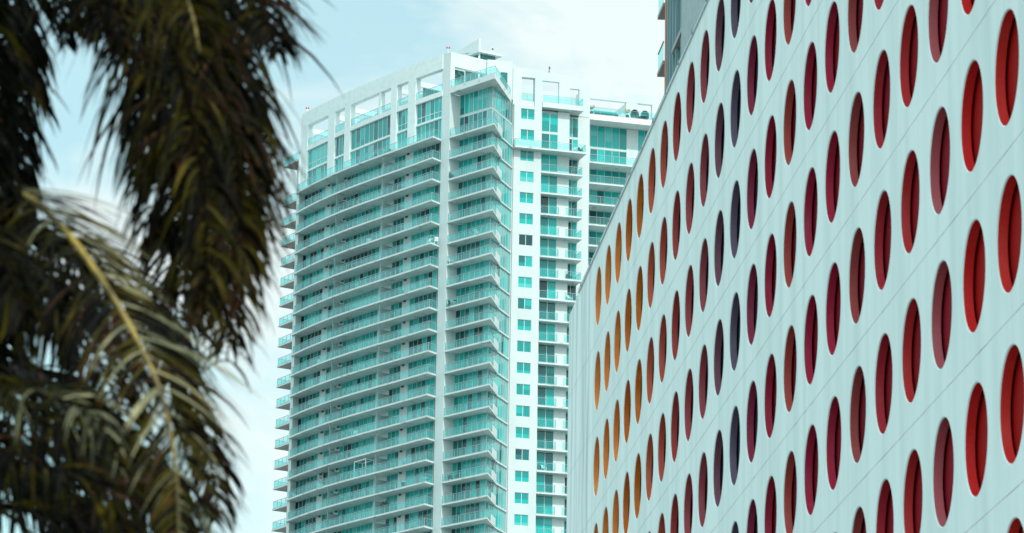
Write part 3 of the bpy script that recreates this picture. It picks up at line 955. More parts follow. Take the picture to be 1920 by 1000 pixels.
def bez(cp, n):
    """Catmull-Rom through the control points"""
    P = [Vector(p) for p in cp]
    P = [P[0] * 2 - P[1]] + P + [P[-1] * 2 - P[-2]]
    out = []
    seg = len(P) - 3
    for i in range(n + 1):
        t = i / n * seg
        k = min(int(t), seg - 1)
        t -= k
        a, b, c, d = P[k:k + 4]
        out.append(0.5 * ((2 * b) + (c - a) * t + (2 * a - 5 * b + 4 * c - d) * t * t + (3 * b - a - 3 * c + d) * t ** 3))
    return out

def frond(parent, org, cp, leaf=0.6, pairs=70, droop=0.5, mix=(5, 3, 1, 0), start=0.0, seed=0, rib=0.020, width=0.034, splay=0.75, tipw=0.35, sides=(1, -1), mix2=None, up=None, ribm=None, jit=1.0):
    rg = random.Random(seed)
    pts = bez(cp, 48)
    rb = MB()
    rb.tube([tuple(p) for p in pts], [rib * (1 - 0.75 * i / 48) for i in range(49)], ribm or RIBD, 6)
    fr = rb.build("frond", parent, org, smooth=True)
    lf = MB()
    for k in range(pairs):
        t = start + (1 - start) * (k + 0.5) / pairs
        f = t * 48
        i = min(int(f), 47)
        p = pts[i].lerp(pts[i + 1], f - i)
        tg = (pts[i + 1] - pts[i]).normalized()
        upv = Vector(up) if up else Vector((0.15, -0.45, 1))
        sd_ = tg.cross(upv)
        if sd_.length < 0.05:
            sd_ = Vector((1, 0, 0))
        sd_.normalize()
        nr = sd_.cross(tg).normalized()
        ln = leaf * (0.55 + 0.45 * math.sin(math.pi * min(1, 0.12 + t * 0.95))) * (1 - (1 - tipw) * max(0, t - 0.6) / 0.4)
        for sgn in sides:
            if rg.random() < 0.06:
                continue
            d = (tg * rg.uniform(0.55 - 0.11 * jit, 0.55 + 0.11 * jit) + sd_ * sgn * splay * rg.uniform(1 - 0.14 * jit, 1 + 0.08 * jit) + nr * rg.uniform(-0.08 * jit, 0.20 * jit)).normalized()
            l_ = ln * rg.uniform(0.75, 1.12)
            wd = width * rg.uniform(0.40, 0.68)
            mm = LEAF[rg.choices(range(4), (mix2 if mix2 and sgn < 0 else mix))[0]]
            seg = 6
            q = p.copy()
            tw = rg.uniform(-0.5, 0.5) * jit
            dr = droop * rg.uniform(1 - 0.14 * jit, 1 + 0.14 * jit)
            base = len(lf.v)
            for s in range(seg + 1):
                u = s / seg
                wv = d.cross(nr)
                if wv.length < 0.05:
                    wv = d.cross(Vector((0.3, 1, 0.2)))
                wv.normalize()
                wv = (Matrix.Rotation(tw, 3, d) @ wv)
                hw = wd * 0.5 * (0.45 + 1.6 * u if u < 0.3 else (1 - ((u - 0.3) / 0.7) ** 1.6) * 0.96 + 0.03)
                fold = wv.cross(d).normalized() * (hw * 0.35)
                lf.v.append(tuple(q - wv * hw + fold))
                lf.v.append(tuple(q))
                lf.v.append(tuple(q + wv * hw + fold))
                q = q + d * (l_ / seg)
                d = (d + Vector((rg.uniform(-0.03, 0.03), rg.uniform(-0.03, 0.03), -dr * 0.42))).normalized()
            for s in range(seg):
                b0 = base + 3 * s
                lf.face([b0, b0 + 1, b0 + 4, b0 + 3], mm)
                lf.face([b0 + 1, b0 + 2, b0 + 5, b0 + 4], mm)
    o = lf.build("leaflets", fr, org, smooth=True)
    return fr

def V3(px, py, d):
    """point of the near palms in metres: picked on the photograph, at its own distance d"""
    q = _X * ((px - 960) / 7273.6) + _Y * ((500 - py) / 7273.6) + _fw
    q = q * (d / q.y)
    return (q.x, q.y, q.z + EYE)

def trunk(parent, org, base, top, r0, r1, lean):
    t = MB()
    n = 26
    P, RR = [], []
    for i in range(n + 1):
        u = i / n
        P.append((base[0] + (top[0] - base[0]) * u + lean * math.sin(u * 3.1), base[1] + (top[1] - base[1]) * u, base[2] + (top[2] - base[2]) * u))
        RR.append((r0 + (r1 - r0) * u ** 0.4) * (1.06 if i % 2 else 0.96))
    t.tube(P, RR, BARK, 14)
    t.build("trunk", parent, org, smooth=True)

# palm whose fronds hang in from the top edge
cA = V3(-90, -330, 17.2)
palmA = empty("palm_tree", (cA[0] - 0.25, cA[1] + 0.2, 0), "dark coconut palm with long fronds hanging down from the top of the picture", "palm tree", "coconut palms in front of the towers")
oA = tuple(palmA.location)
trunk(palmA, oA, (oA[0], oA[1], 0), (cA[0], cA[1], cA[2] - 0.1), 0.19, 0.13, 0.08)
FA = [
    dict(cp=[cA, V3(120, -330, 16.6), V3(260, -120, 16.0), V3(325, 60, 15.7), V3(345, 190, 15.5), V3(350, 280, 15.4)], tipw=0.85, leaf=0.92, pairs=110, droop=1.0, mix=(5, 5, 2, 0), width=0.040),
    dict(cp=[cA, V3(140, -330, 17.0), V3(330, -120, 16.7), V3(415, 100, 16.5), V3(435, 270, 16.4), V3(440, 390, 16.3)], tipw=0.85, leaf=0.72, pairs=110, droop=1.0, mix=(6, 4, 3, 0), width=0.038),
    dict(cp=[cA, V3(100, -280, 16.2), V3(230, -60, 15.9), V3(290, 160, 15.8), V3(300, 330, 15.8), V3(300, 450, 15.8)], tipw=0.85, leaf=0.56, pairs=100, droop=1.1, mix=(6, 3, 2, 0), width=0.038),
    dict(cp=[cA, V3(160, -300, 17.6), V3(330, -20, 17.4), V3(395, 220, 17.4), V3(405, 420, 17.4), V3(405, 560, 17.4)], tipw=0.85, leaf=0.54, pairs=110, droop=0.8, mix=(7, 3, 2, 0), width=0.040),
    dict(cp=[cA, V3(110, -250, 18.0), V3(270, 0, 17.8), V3(340, 260, 17.8), V3(350, 430, 17.8), V3(345, 560, 17.8)], tipw=0.85, leaf=0.56, pairs=110, droop=1.0, mix=(9, 3, 2, 0), width=0.044),
    dict(cp=[cA, V3(150, -280, 15.6), V3(340, -20, 15.2), V3(430, 220, 15.1), V3(450, 380, 15.1), V3(455, 480, 15.1)], tipw=0.85, leaf=0.46, pairs=100, droop=0.9, mix=(6, 4, 3, 0), width=0.034),
    dict(cp=[cA, V3(130, -260, 18.4), V3(320, 0, 18.2), V3(400, 280, 18.2), V3(420, 480, 18.2), V3(425, 640, 18.2)], leaf=0.48, pairs=110, droop=0.7, mix=(9, 3, 2, 0), width=0.044, tipw=0.8),
    dict(cp=[cA, V3(120, -250, 15.0), V3(300, 30, 14.6), V3(370, 280, 14.5), V3(385, 460, 14.5), V3(380, 600, 14.5)], leaf=0.44, pairs=100, droop=0.8, mix=(5, 6, 2, 0), width=0.034, tipw=0.8),
    dict(cp=[cA, V3(200, -380, 16.4), V3(380, -170, 16.0), V3(470, -25, 15.8), V3(505, 50, 15.7), V3(520, 100, 15.7)], leaf=0.46, pairs=84, droop=0.45, mix=(6, 2, 2, 0), width=0.030, splay=0.85),
    dict(cp=[cA, V3(160, -400, 17.2), V3(340, -200, 17.0), V3(440, -60, 17.0), V3(480, 20, 17.0), V3(490, 70, 17.0)], leaf=0.44, pairs=84, droop=0.6, mix=(6, 3, 2, 0), width=0.034, splay=0.85),
    dict(cp=[cA, V3(20, -320, 16.0), V3(120, -130, 15.4), V3(190, 20, 15.0), V3(225, 110, 14.9)], leaf=0.46, pairs=84, droop=0.42, mix=(8, 2, 1, 0), width=0.028),
    dict(cp=[cA, V3(-50, -250, 15.9), V3(10, -20, 15.4), V3(25, 200, 15.2), V3(15, 420, 15.2), V3(5, 540, 15.2)], leaf=0.34, pairs=110, droop=0.8, mix=(9, 1, 1, 0), width=0.040),
    dict(cp=[cA, V3(60, -280, 17.6), V3(220, -140, 17.4), V3(320, 20, 17.3), V3(335, 180, 17.2), V3(330, 280, 17.2)], tipw=0.85, leaf=0.76, pairs=110, droop=1.0, mix=(9, 2, 0, 0), width=0.046),
    dict(cp=[cA, V3(120, -360, 15.0), V3(270, -150, 14.4), V3(350, 0, 14.2), V3(375, 100, 14.1)], leaf=0.46, pairs=100, droop=0.7, mix=(2, 7, 2, 0), width=0.032, ribm=RIB),
    dict(cp=[cA, V3(-40, -300, 18.2), V3(30, -120, 18.4), V3(50, 60, 18.4), V3(40, 220, 18.4)], leaf=0.50, pairs=90, droop=0.7, mix=(9, 1, 0, 0), width=0.046),
    dict(cp=[cA, V3(30, -360, 18.2), V3(160, -230, 18.4), V3(230, -90, 18.4), V3(260, 60, 18.4)], leaf=0.56, pairs=90, droop=0.7, mix=(9, 1, 0, 0), width=0.046),
    dict(cp=[cA, V3(-60, -230, 14.8), V3(-20, 0, 14.3), V3(-10, 260, 14.2), V3(-15, 520, 14.2), V3(-20, 700, 14.2)], leaf=0.30, pairs=120, droop=0.8, mix=(9, 1, 0, 0), width=0.044),
    dict(cp=[cA, V3(10, -300, 16.8), V3(80, -130, 16.6), V3(115, 0, 16.5), V3(125, 80, 16.5)], leaf=0.40, pairs=90, droop=0.6, mix=(9, 2, 1, 0), width=0.034),
    dict(cp=[cA, V3(170, -300, 16.0), V3(360, -60, 15.8), V3(440, 200, 15.7), V3(458, 400, 15.7), V3(452, 600, 15.7)], leaf=0.42, pairs=110, droop=0.7, mix=(6, 4, 3, 0), width=0.032, tipw=0.8),
    dict(cp=[cA, V3(90, -240, 19.0), V3(280, 60, 19.0), V3(320, 330, 19.0), V3(330, 560, 19.0), V3(330, 700, 19.0)], leaf=0.55, pairs=110, droop=0.8, mix=(9, 3, 1, 0), width=0.050, tipw=0.8),
    dict(cp=[cA, V3(160, -300, 16.2), V3(340, -60, 16.0), V3(420, 160, 15.9), V3(445, 320, 15.9), V3(450, 460, 15.9)], leaf=0.62, pairs=54, droop=0.75, mix=(6, 3, 3, 0), width=0.022, splay=1.15, tipw=0.9),
    dict(cp=[cA, V3(60, -320, 15.6), V3(160, -110, 15.2), V3(235, 40, 15.0), V3(265, 140, 15.0)], leaf=0.62, pairs=60, droop=0.55, mix=(7, 2, 1, 0), width=0.022, splay=1.0, tipw=0.9),
    dict(cp=[cA, V3(190, -400, 16.8), V3(370, -200, 16.6), V3(465, -60, 16.5), V3(500, 20, 16.5), V3(508, 70, 16.5)], leaf=0.42, pairs=50, droop=0.9, mix=(6, 2, 2, 0), width=0.020, splay=1.0, tipw=0.9),
    dict(cp=[cA, V3(170, -260, 16.6), V3(370, 20, 16.4), V3(430, 300, 16.3), V3(440, 520, 16.3), V3(425, 680, 16.3)], leaf=0.46, pairs=64, droop=0.7, mix=(6, 3, 3, 0), width=0.022, splay=1.2, tipw=0.9),
    dict(cp=[cA, V3(-40, -220, 18.0), V3(10, 0, 18.0), V3(25, 250, 18.0), V3(20, 480, 18.0), V3(10, 640, 18.0)], leaf=0.36, pairs=130, droop=0.9, mix=(9, 1, 0, 0), width=0.075, tipw=0.9),
    dict(cp=[cA, V3(-60, -240, 17.6), V3(-20, -20, 17.4), V3(-10, 240, 17.4), V3(-10, 500, 17.4), V3(-15, 680, 17.4)], leaf=0.34, pairs=130, droop=0.8, mix=(9, 1, 0, 0), width=0.075, tipw=0.9),
    dict(cp=[cA, V3(20, -280, 19.2), V3(110, -150, 19.2), V3(170, -30, 19.2), V3(190, 60, 19.2)], leaf=0.46, pairs=110, droop=0.8, mix=(9, 2, 0, 0), width=0.065, tipw=0.8),
    dict(cp=[cA, V3(80, -280, 19.4), V3(280, -80, 19.4), V3(370, 150, 19.4), V3(390, 380, 19.4), V3(390, 560, 19.4)], leaf=0.55, pairs=120, droop=0.9, mix=(9, 2, 0, 0), width=0.070, tipw=0.8),
    dict(cp=[cA, (-1.7, 15.9, 8.5), (-0.9, 14.6, 8.9), (-0.2, 13.4, 8.5), (0.2, 12.7, 7.8)], leaf=0.75, pairs=110, droop=0.3, mix=(5, 5, 0, 1), width=0.055),  # forward-arching fronds above the view, added to shade those hanging below
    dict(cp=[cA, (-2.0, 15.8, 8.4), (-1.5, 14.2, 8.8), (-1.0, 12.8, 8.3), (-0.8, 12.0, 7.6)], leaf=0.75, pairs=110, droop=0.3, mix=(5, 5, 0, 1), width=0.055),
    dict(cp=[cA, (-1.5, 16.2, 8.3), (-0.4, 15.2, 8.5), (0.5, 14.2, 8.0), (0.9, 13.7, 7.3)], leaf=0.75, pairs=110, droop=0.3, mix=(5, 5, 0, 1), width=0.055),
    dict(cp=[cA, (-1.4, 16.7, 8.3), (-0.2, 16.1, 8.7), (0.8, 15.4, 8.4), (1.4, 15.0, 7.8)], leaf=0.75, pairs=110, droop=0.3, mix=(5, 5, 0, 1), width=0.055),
    dict(cp=[cA, V3(-350, -420, 17.4), V3(-700, -300, 17.6), V3(-900, 100, 17.8)], leaf=0.7, pairs=60, droop=0.5),
    dict(cp=[cA, V3(-200, -700, 18.0), V3(-300, -1000, 19.0), V3(-350, -900, 20.2)], leaf=0.7, pairs=60, droop=0.4),
    dict(cp=[cA, V3(50, -700, 17.4), V3(300, -900, 17.4), V3(700, -820, 17.4)], leaf=0.6, pairs=60, droop=0.4),
]
for i, k in enumerate(FA):
    frond(palmA, oA, seed=11 + i, jit=3.0, **k)

# palm whose yellow-ribbed frond arches in from the left edge
cB = V3(-330, 520, 15.2)
palmB = empty("palm_tree", (cB[0] - 0.3, cB[1] + 0.25, 0), "coconut palm whose yellow-ribbed frond arches in from the left edge of the picture", "palm tree", "coconut palms in front of the towers")
oB = tuple(palmB.location)
trunk(palmB, oB, (oB[0], oB[1], 0), (cB[0], cB[1], cB[2] - 0.1), 0.18, 0.13, 0.05)
FB = [
    dict(cp=[cB, V3(-180, 370, 14.8), V3(20, 362, 14.4), V3(105, 415, 14.2), V3(180, 510, 14.0), V3(245, 615, 13.9), V3(300, 735, 13.8), V3(328, 870, 13.8), V3(335, 1010, 13.8), V3(330, 1090, 13.8)],
         leaf=0.52, pairs=190, droop=0.30, mix=(5, 6, 1, 1), mix2=(3, 5, 1, 3), width=0.024, rib=0.020, splay=0.95, up=(0.5, -0.6, 0.6), ribm=RIB),
    dict(cp=[cB, V3(-220, 640, 14.6), V3(-60, 705, 14.0), V3(40, 735, 13.7), V3(120, 752, 13.5), V3(190, 800, 13.4), V3(225, 880, 13.4)],
         leaf=0.40, pairs=96, droop=0.65, mix=(5, 3, 0, 3), width=0.026, rib=0.014),
    dict(cp=[cB, V3(-150, 470, 16.2), V3(40, 520, 16.0), V3(150, 620, 15.9), V3(220, 760, 15.8), V3(240, 900, 15.8)], leaf=0.56, pairs=110, droop=0.7, mix=(9, 2, 1, 0), width=0.042),
    dict(cp=[cB, V3(-150, 420, 16.8), V3(30, 440, 16.6), V3(150, 500, 16.5), V3(270, 600, 16.4), V3(345, 720, 16.4), V3(370, 830, 16.4)], leaf=0.54, pairs=110, droop=0.6, mix=(9, 2, 1, 0), width=0.042),
    dict(cp=[cB, V3(-160, 800, 14.4), V3(0, 860, 14.2), V3(120, 890, 14.1), V3(210, 950, 14.1), V3(250, 1050, 14.1)], leaf=0.42, pairs=100, droop=0.7, mix=(6, 3, 1, 0), width=0.032),
    dict(cp=[cB, V3(-120, 640, 16.8), V3(40, 760, 16.8), V3(170, 860, 16.8), V3(280, 930, 16.8), V3(360, 1030, 16.8)], leaf=0.56, pairs=110, droop=0.7, mix=(9, 2, 0, 0), width=0.046),
    dict(cp=[cB, V3(-200, 420, 14.0), V3(-40, 440, 13.6), V3(30, 540, 13.4), V3(50, 680, 13.4)], leaf=0.34, pairs=90, droop=0.7, mix=(6, 3, 0, 0), width=0.030),
    dict(cp=[cB, V3(-230, 620, 17.4), V3(-80, 780, 17.6), V3(40, 880, 17.6), V3(110, 1000, 17.6)], leaf=0.58, pairs=100, droop=0.7, mix=(9, 1, 0, 0), width=0.048),
    dict(cp=[cB, V3(-200, 480, 17.4), V3(-20, 480, 17.6), V3(90, 560, 17.6), V3(130, 680, 17.6)], leaf=0.50, pairs=100, droop=0.7, mix=(9, 1, 0, 0), width=0.048),
    dict(cp=[cB, V3(-200, 880, 16.4), V3(60, 960, 16.2), V3(230, 990, 16.2), V3(350, 1060, 16.2)], leaf=0.50, pairs=100, droop=0.7, mix=(9, 2, 0, 0), width=0.048),
    dict(cp=[cB, V3(-200, 760, 18.0), V3(60, 840, 18.2), V3(220, 860, 18.2), V3(330, 940, 18.2)], leaf=0.54, pairs=100, droop=0.7, mix=(9, 1, 0, 0), width=0.050),
    dict(cp=[cB, V3(-160, 440, 17.6), V3(60, 450, 17.4), V3(200, 530, 17.3), V3(310, 680, 17.2), V3(385, 830, 17.2), V3(410, 960, 17.2)], leaf=0.50, pairs=120, droop=0.6, mix=(8, 4, 1, 0), width=0.040, tipw=0.7),
    dict(cp=[cB, V3(-100, 700, 15.4), V3(90, 800, 15.2), V3(220, 900, 15.2), V3(330, 1000, 15.2), V3(380, 1100, 15.2)], leaf=0.46, pairs=110, droop=0.6, mix=(6, 4, 1, 0), width=0.034),
    dict(cp=[cB, V3(-160, 480, 15.6), V3(80, 520, 15.3), V3(220, 640, 15.2), V3(320, 780, 15.1), V3(365, 900, 15.1), V3(375, 1000, 15.1)], leaf=0.46, pairs=70, droop=0.45, mix=(6, 5, 2, 0), width=0.022, splay=1.15, tipw=0.9),
    dict(cp=[cB, V3(-150, 620, 18.4), V3(60, 700, 18.6), V3(200, 800, 18.6), V3(300, 920, 18.6), V3(330, 1050, 18.6)], leaf=0.50, pairs=120, droop=0.8, mix=(9, 2, 0, 0), width=0.070, tipw=0.8),
    dict(cp=[cB, V3(-180, 860, 18.4), V3(20, 900, 18.6), V3(140, 960, 18.6), V3(200, 1060, 18.6)], leaf=0.46, pairs=110, droop=0.8, mix=(9, 1, 0, 0), width=0.075, tipw=0.8),
    dict(cp=[cB, (-2.1, 13.9, 6.9), (-1.4, 12.9, 7.2), (-0.8, 12.0, 6.9), (-0.4, 11.4, 6.4)], leaf=0.62, pairs=110, droop=0.2, mix=(5, 5, 0, 1), width=0.052),  # unseen upper fronds, added to keep the sun off the arching ones
    dict(cp=[cB, (-2.4, 13.7, 6.8), (-1.9, 12.5, 7.1), (-1.4, 11.4, 6.8), (-1.2, 10.8, 6.4)], leaf=0.62, pairs=110, droop=0.2, mix=(5, 5, 0, 1), width=0.052),
    dict(cp=[cB, (-1.9, 14.3, 7.0), (-1.0, 13.5, 7.4), (-0.2, 12.8, 7.1), (0.2, 12.4, 6.6)], leaf=0.62, pairs=110, droop=0.2, mix=(5, 5, 0, 1), width=0.052),
    dict(cp=[cB, V3(-700, 300, 15.4), V3(-1000, 500, 15.6), V3(-1150, 900, 15.8)], leaf=0.6, pairs=60, droop=0.5),
    dict(cp=[cB, V3(-500, 250, 16.4), V3(-650, 200, 17.8), V3(-700, 420, 18.8)], leaf=0.6, pairs=60, droop=0.5),
]
for i, k in enumerate(FB):
    frond(palmB, oB, seed=51 + i, jit=1.3 if i == 0 else 2.2, **k)

# ================================================================== THINGS ON THE BALCONIES AND ROOFS
PLANT = mat("balcony_leaf", (0.010, 0.030, 0.020), 0.6, ((9, 9, 9), 0.4, 0.6, (0.03, 0.07, 0.04)))
FLOW = mat("yellow_grass", (0.36, 0.34, 0.12), 0.7)
POT = mat("dark_pot", (0.02, 0.06, 0.075), 0.5)
POTW = mat("white_pot", (0.6, 0.68, 0.68), 0.5)
CHW = mat("white_furniture", (0.70, 0.76, 0.76), 0.4)
CHD = mat("dark_furniture", (0.015, 0.06, 0.065), 0.5)
CHT = mat("teal_cushion", (0.01, 0.32, 0.34), 0.7)
def bpos(k, x, inset=0.6):
    p = Sx(x)
    return (p[0] + 0.82 * inset, p[1] + 0.572 * inset, LV(k) + SLAB)
def chair(pos, rz, label, m, m2, group="chairs on the balconies"):
    r = empty("patio_chair", pos, label, "chair", group)
    r.rotation_euler = (0, 0, rz)
    a = MB(); a.box((0, 0, 0.42), (0.56, 0.54, 0.08), m2); a.build("seat", r)
    a = MB()
    for i in range(3):
        a.box((0, 0.25 + 0.04 * i, 0.56 + 0.15 * i), (0.56, 0.05, 0.15), m2)
    a.build("backrest", r)
    for x in (-0.25, 0.25):
        for y in (-0.23, 0.24):
            a = MB(); a.box((x, y, 0.19), (0.05, 0.05, 0.38), m); a.build("leg", r)
        a = MB(); a.box((x, 0, 0.64), (0.06, 0.5, 0.04), m); a.box((x, -0.22, 0.52), (0.05, 0.05, 0.2), m); a.build("armrest", r)
    return r
def table(pos, label, m, rad=0.42, group="tables on the balconies"):
    r = empty("patio_table", pos, label, "table", group)
    a = MB(); a.lathe((0, 0, 0.70), [(rad, 0), (rad, 0.04)], m); a.build("tabletop", r)
    a = MB(); a.lathe((0, 0, 0), [(0.26, 0.0), (0.24, 0.03), (0.05, 0.06), (0.04, 0.70)], m, 10); a.build("pedestal", r)
    return r
def plant(pos, h, w, label, pm, lm, n=120, seed=0, group="plants on the balconies", arching=False):
    rg = random.Random(seed)
    r = empty("potted_plant", pos, label, "potted plant", group)
    ph = min(0.6, h * 0.36)
    a = MB(); a.lathe((0, 0, 0), [(0.17, 0), (0.24, ph * 0.7), (0.26, ph), (0.20, ph)], pm, 12); a.build("pot", r)
    a = MB(); a.tube([(0, 0, ph * 0.8), (0.03, 0.02, h * 0.5), (-0.02, 0.0, h * 0.8)], [0.03, 0.022, 0.01], RIBD, 5); a.build("stem", r)
    a = MB()
    for i in range(n):
        th, u = rg.uniform(0, 6.28), rg.random()
        rr = w * 0.5 * math.sqrt(rg.random()) * (0.5 + 0.7 * math.sin(3.0 * u + 0.1))
        c = Vector((rr * math.cos(th), rr * math.sin(th), ph + (h - ph) * u))
        if arching:
            d = Vector((math.cos(th), math.sin(th), 1.6 - 1.8 * rg.random())).normalized()
            c = Vector((0, 0, ph + (h - ph) * 0.4)) + d * rg.uniform(0.05, w * 0.5)
        else:
            d = Vector((rg.uniform(-1, 1), rg.uniform(-1, 1), rg.uniform(-0.3, 0.9))).normalized()
        sdv = d.cross(Vector((rg.uniform(-1, 1), rg.uniform(-1, 1), rg.uniform(-1, 1)))).normalized()
        l_, w_ = rg.uniform(0.14, 0.3), rg.uniform(0.05, 0.10)
        k = len(a.v)
        for q in (c - d * l_ * 0.5, c + sdv * w_ * 0.5, c + d * l_ * 0.5, c - sdv * w_ * 0.5):
            a.v.append(tuple(q))
        a.face([k, k + 1, k + 2, k + 3], lm)
    a.build("foliage", r)
    return r

FC = math.atan2(-0.572, -0.82) + math.pi / 2          # facing out of the curved front
plant(bpos(-8, -27.0, 1.2), 2.35, 1.9, "big dark bushy plant beside a balcony divider, low on the left of the curved front", POTW, PLANT, 320, 1)
plant(bpos(-10, -17.7, 0.9), 1.9, 1.3, "dark bushy potted plant near the bottom, right of a balcony divider", POT, PLANT, 200, 2)
plant(bpos(-8, -31.0, 0.4), 1.9, 0.9, "sparse black-leaved plant at the left tip of a curved balcony", POTW, PLANT, 60, 3)
plant(bpos(5, -25.3, 0.9), 1.6, 1.5, "dark leafy plant on a high balcony under the tall top windows", POTW, PLANT, 200, 4)
plant(bpos(5, -24.2, 0.9), 1.3, 1.2, "low spreading dark plant next to the leafy one on a high balcony", POT, PLANT, 160, 5)
plant(bpos(5, -22.3, 0.5), 0.9, 0.7, "small yellow-flowered plant behind a high balcony railing", POTW, FLOW, 90, 6)
plant(bpos(-7, -31.1, 0.7), 1.0, 0.8, "small olive plant behind the glass at the left end of a curved balcony", POT, PLANT, 90, 7)
# white pergola frame
p0 = bpos(-8, -21.9, 0.45)
pg = empty("pergola_frame", p0, "white open pergola frame standing on a lower curved balcony", "pergola")
pg.rotation_euler = (0, 0, math.atan2(534.0 - 530.4, -23.5 + 21.0) + math.pi)
for x in (0.0, 2.9):
    for y in (0.0, 1.35):
        a = MB(); a.box((x, y, 1.15), (0.11, 0.11, 2.3), CHW); a.build("post", pg)
a = MB()
for y in (0.0, 1.35):
    a.box((1.45, y, 2.36), (3.05, 0.11, 0.12), CHW)
for x in (0.0, 2.9):
    a.box((x, 0.675, 2.355), (0.109, 1.24, 0.118), CHW)
a.build("roof_beam", pg)
# furniture along the curved front
chair(bpos(2, -12.0, 0.7), FC + 0.5, "white patio chair at the right end of a curved balcony, beside the corner pier", CHW, CHW)
chair(bpos(2, -11.6, 1.3), FC - 2.0, "white patio chair facing the other white one by the corner pier", CHW, CHW)
table((bpos(2, -11.9, 1.2)[0], bpos(2, -11.9, 1.2)[1], LV(2) + SLAB), "white round table between two white patio chairs by the corner pier", CHW, 0.35)
chair(bpos(-8, -14.9, 0.8), FC + 2.4, "tilted pale chair alone on a lower balcony, right of the narrow doors", RAILM, RAILM)
chair(bpos(-9, -11.7, 0.7), FC + 0.3, "bright teal chair at the right end of a lower balcony", CHW, CHT)
chair(bpos(-9, -14.9, 0.7), FC + 1.3, "dark lounge chair on a lower balcony, one storey below the pale chair", CHD, CHD)
table(bpos(7, -18.9, 0.8), "pale table on the long top balcony below the tall windows", RAILM, 0.45)
chair(bpos(7, -18.2, 0.9), FC + 1.6, "dark chair right of the pale table on the long top balcony", CHD, CHD)
chair(bpos(7, -20.6, 0.9), FC - 1.2, "dark chair left of the pale table on the long top balcony", CHD, CHD)
for k, x, m, t in ((-4, -29.4, CHD, "dark chair at the left of a middle curved balcony"), (0, -16.0, CHT, "teal chair in front of the narrow doors on a middle balcony"),
                   (-2, -28.0, CHW, "white chair at the left part of a middle curved balcony"), (-6, -22.2, CHW, "white chair in front of the wide centre doors of a lower balcony"),
                   (3, -21.0, CHW, "white chair in front of the wide centre doors of an upper balcony")):
    chair(bpos(k, x, 0.8), FC + 0.8, t, m, m)
# corner balconies
chair((-8.55, 517.6, LV(1) + SLAB), 0.6, "white chair beside the pier on a middle corner balcony", CHW, CHW)
chair((-8.5, 517.7, LV(5) + SLAB), 1.6, "slanted dark chair beside the pier on an upper corner balcony", CHD, CHD)
chair((-8.3, 517.4, LV(-1) + SLAB), 1.2, "dark chair beside the pier, two storeys below the white one on the corner balconies", CHD, CHD)
chair((-4.9, 513.8, LV(2) + SLAB), 2.4, "white chair in the middle of an upper corner balcony", CHW, CHW)
table((-7.6, 516.6, LV(-1) + SLAB), "dark round table next to a dark chair on a corner balcony", CHD, 0.38)
chair((-7.9, 517.0, LV(-9) + SLAB), 0.2, "dark chair by the pier on a low corner balcony", CHD, CHD)
chair((-7.0, 516.2, LV(-9) + SLAB), -0.6, "dark chair right of another on a low corner balcony", CHD, CHD)
# right wing
q = Wg(9.9, 0.4)
chair((q[0], q[1], LV(7) + SLAB), 0.7, "dark chair at the right end of the long wing balcony under the roof frames", CHD, CHD)
q = Wg(9.2, 0.3)
chair((q[0], q[1], LV(7) + SLAB), -0.5, "white chair left of a dark one on the long wing balcony", CHW, CHW)
for k, w, m, t in ((1, 8.9, CHD, "dark chair on a wing balcony near the edge of the round-holed facade"), (0, 9.0, CHW, "white chair on the wing balcony one storey under a dark chair"), (-8, 5.6, CHW, "white chair behind the railing of a low wing balcony")):
    q = Wg(w, -0.6)
    chair((q[0], q[1], LV(k) + SLAB), 0.9, t, m, m)
# terrace of the recessed wing
zt_ = LV(9.40)
def WT_(w, o):
    q = Wg(w, o)
    return (q[0], q[1], zt_)
plant(WT_(12.95, -4.0), 1.5, 1.3, "dark pot with yellow grass at the left of the recessed roof terrace", POT, FLOW, 160, 8, arching=True)
plant(WT_(18.35, -4.0), 1.5, 1.4, "dark pot with yellow grass in the middle of the recessed roof terrace", POT, FLOW, 160, 9, arching=True)
sf = empty("terrace_sofa", WT_(15.3, -4.5), "long dark teal sofa on the recessed roof terrace between two pots of grass", "sofa")
sf.rotation_euler = (0, 0, math.atan2(0.289, 0.957))
a = MB(); a.box((0, 0, 0.25), (3.4, 0.9, 0.42), CHD); a.build("base", sf)
for i in range(4):
    a = MB(); a.box((-1.26 + 0.84 * i, -0.04, 0.54), (0.80, 0.84, 0.16), CHT); a.build("cushion", sf)
a = MB(); a.box((0, 0.44, 0.72), (3.4, 0.18, 0.62), CHT); a.build("backrest", sf)
def eggchair(pos, label, m):
    r = empty("hooded_chair", pos, label, "chair", "hooded chairs on the roof terrace")
    a = MB()
    n = 16
    for s in range(9):
        th = math.pi * s / 8
        for j in range(n + 1):
            ph = math.pi * (0.05 + 1.1 * j / n) - 0.15
            a.v.append((0.62 * math.sin(th) * math.cos(ph), 0.5 * math.sin(th) * math.sin(ph), 1.05 - 0.78 * math.cos(th)))
    for s in range(8):
        for j in range(n):
            k = s * (n + 1) + j
            a.face([k, k + 1, k + n + 2, k + n + 1], m)
    o = a.build("hood", r, smooth=True)
    md = o.modifiers.new("thickness", 'SOLIDIFY'); md.thickness = 0.05
    a = MB(); a.lathe((0, 0.05, 0.42), [(0.45, 0), (0.48, 0.12), (0.40, 0.18)], CHT, 14); a.build("cushion", r)
    a = MB(); a.lathe((0, 0.05, 0), [(0.42, 0), (0.40, 0.05), (0.07, 0.09), (0.07, 0.30)], CHD, 12); a.build("stand", r)
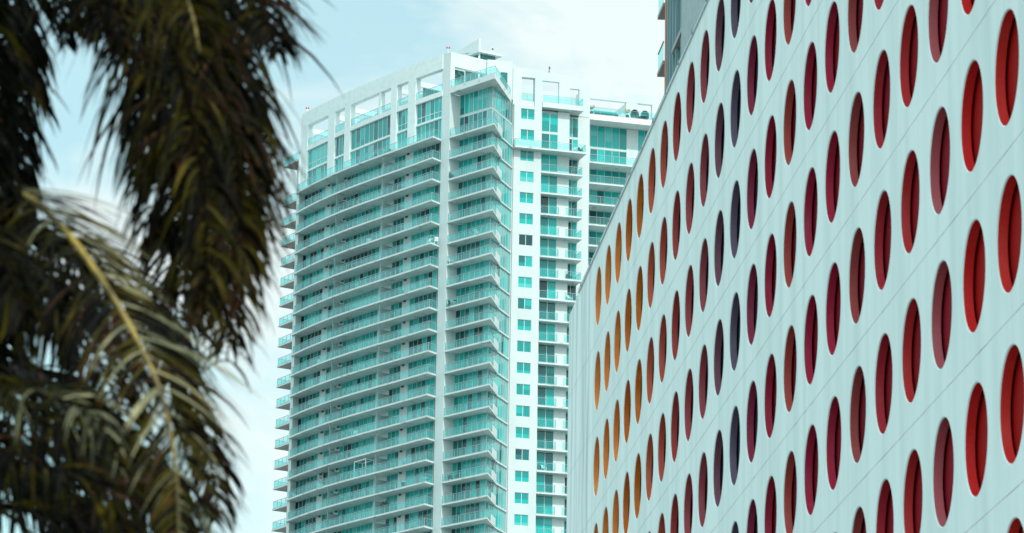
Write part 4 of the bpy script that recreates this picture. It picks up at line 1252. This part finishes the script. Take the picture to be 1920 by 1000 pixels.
eggchair(WT_(21.3, -4.9), "teal hooded chair near the right end of the recessed roof terrace", CHT)
eggchair(WT_(19.75, -4.9), "dark hooded chair left of the teal one on the recessed roof terrace", CHD)
tb = empty("coffee_table", WT_(20.7, -4.2), "wide low dark table in front of the hooded chairs on the roof terrace", "table")
a = MB(); a.lathe((0, 0, 0.40), [(0.9, 0), (0.95, 0.05), (0.7, 0.14)], CHD, 18); a.build("tabletop", tb)
a = MB(); a.lathe((0, 0, 0), [(0.55, 0), (0.5, 0.05), (0.12, 0.1), (0.12, 0.40)], CHD, 12); a.build("pedestal", tb)
# obstruction lights and aerials
REDM = mat("red_lamp_glass", (0.55, 0.05, 0.03), 0.3)
def beacon(pos, label):
    r = empty("obstruction_light", pos, label, "roof light", "obstruction lights on the roof edge")
    a = MB(); a.lathe((0, 0, 0), [(0.10, 0), (0.05, 0.06), (0.04, 0.55)], CHW, 8); a.build("pole", r)
    for x in (-0.16, 0.16):
        a = MB(); a.lathe((x, 0, 0.60), [(0.06, 0), (0.11, 0.05), (0.12, 0.2), (0.06, 0.32)], REDM, 10); a.build("lamp", r)
    a = MB(); a.box((0, 0, 0.56), (0.44, 0.10, 0.06), CHW); a.build("crossbar", r)
beacon((-9.45, 518.35, ZP), "red twin obstruction light on the corner of the white roof frame")
q = offs([Fx(-30.9)], -0.4, NF)[0]
beacon((q[0], q[1], ZP), "small red obstruction light at the left end of the white roof frame")
for pos, h, t in (((-3.4, 535.0, Z(167.5)), 1.6, "thin white aerial on the flat roof of the plant room"), ((Wg(5.7, -1.3)[0], Wg(5.7, -1.3)[1], WT), 1.15, "short dark aerial on top of the right wing's roof frame")):
    r = empty("roof_aerial", pos, t, "aerial", "aerials on the roofs")
    a = MB(); a.tube([(0, 0, 0), (0, 0, h)], 0.045, GREYV if h < 1.5 else CHW, 6); a.build("mast", r)
    a = MB(); a.box((0.06, 0, h - 0.3), (0.22, 0.10, 0.28), GREYV); a.box((0, 0, h * 0.35), (0.16, 0.05, 0.12), GREYV); a.build("sensor", r)
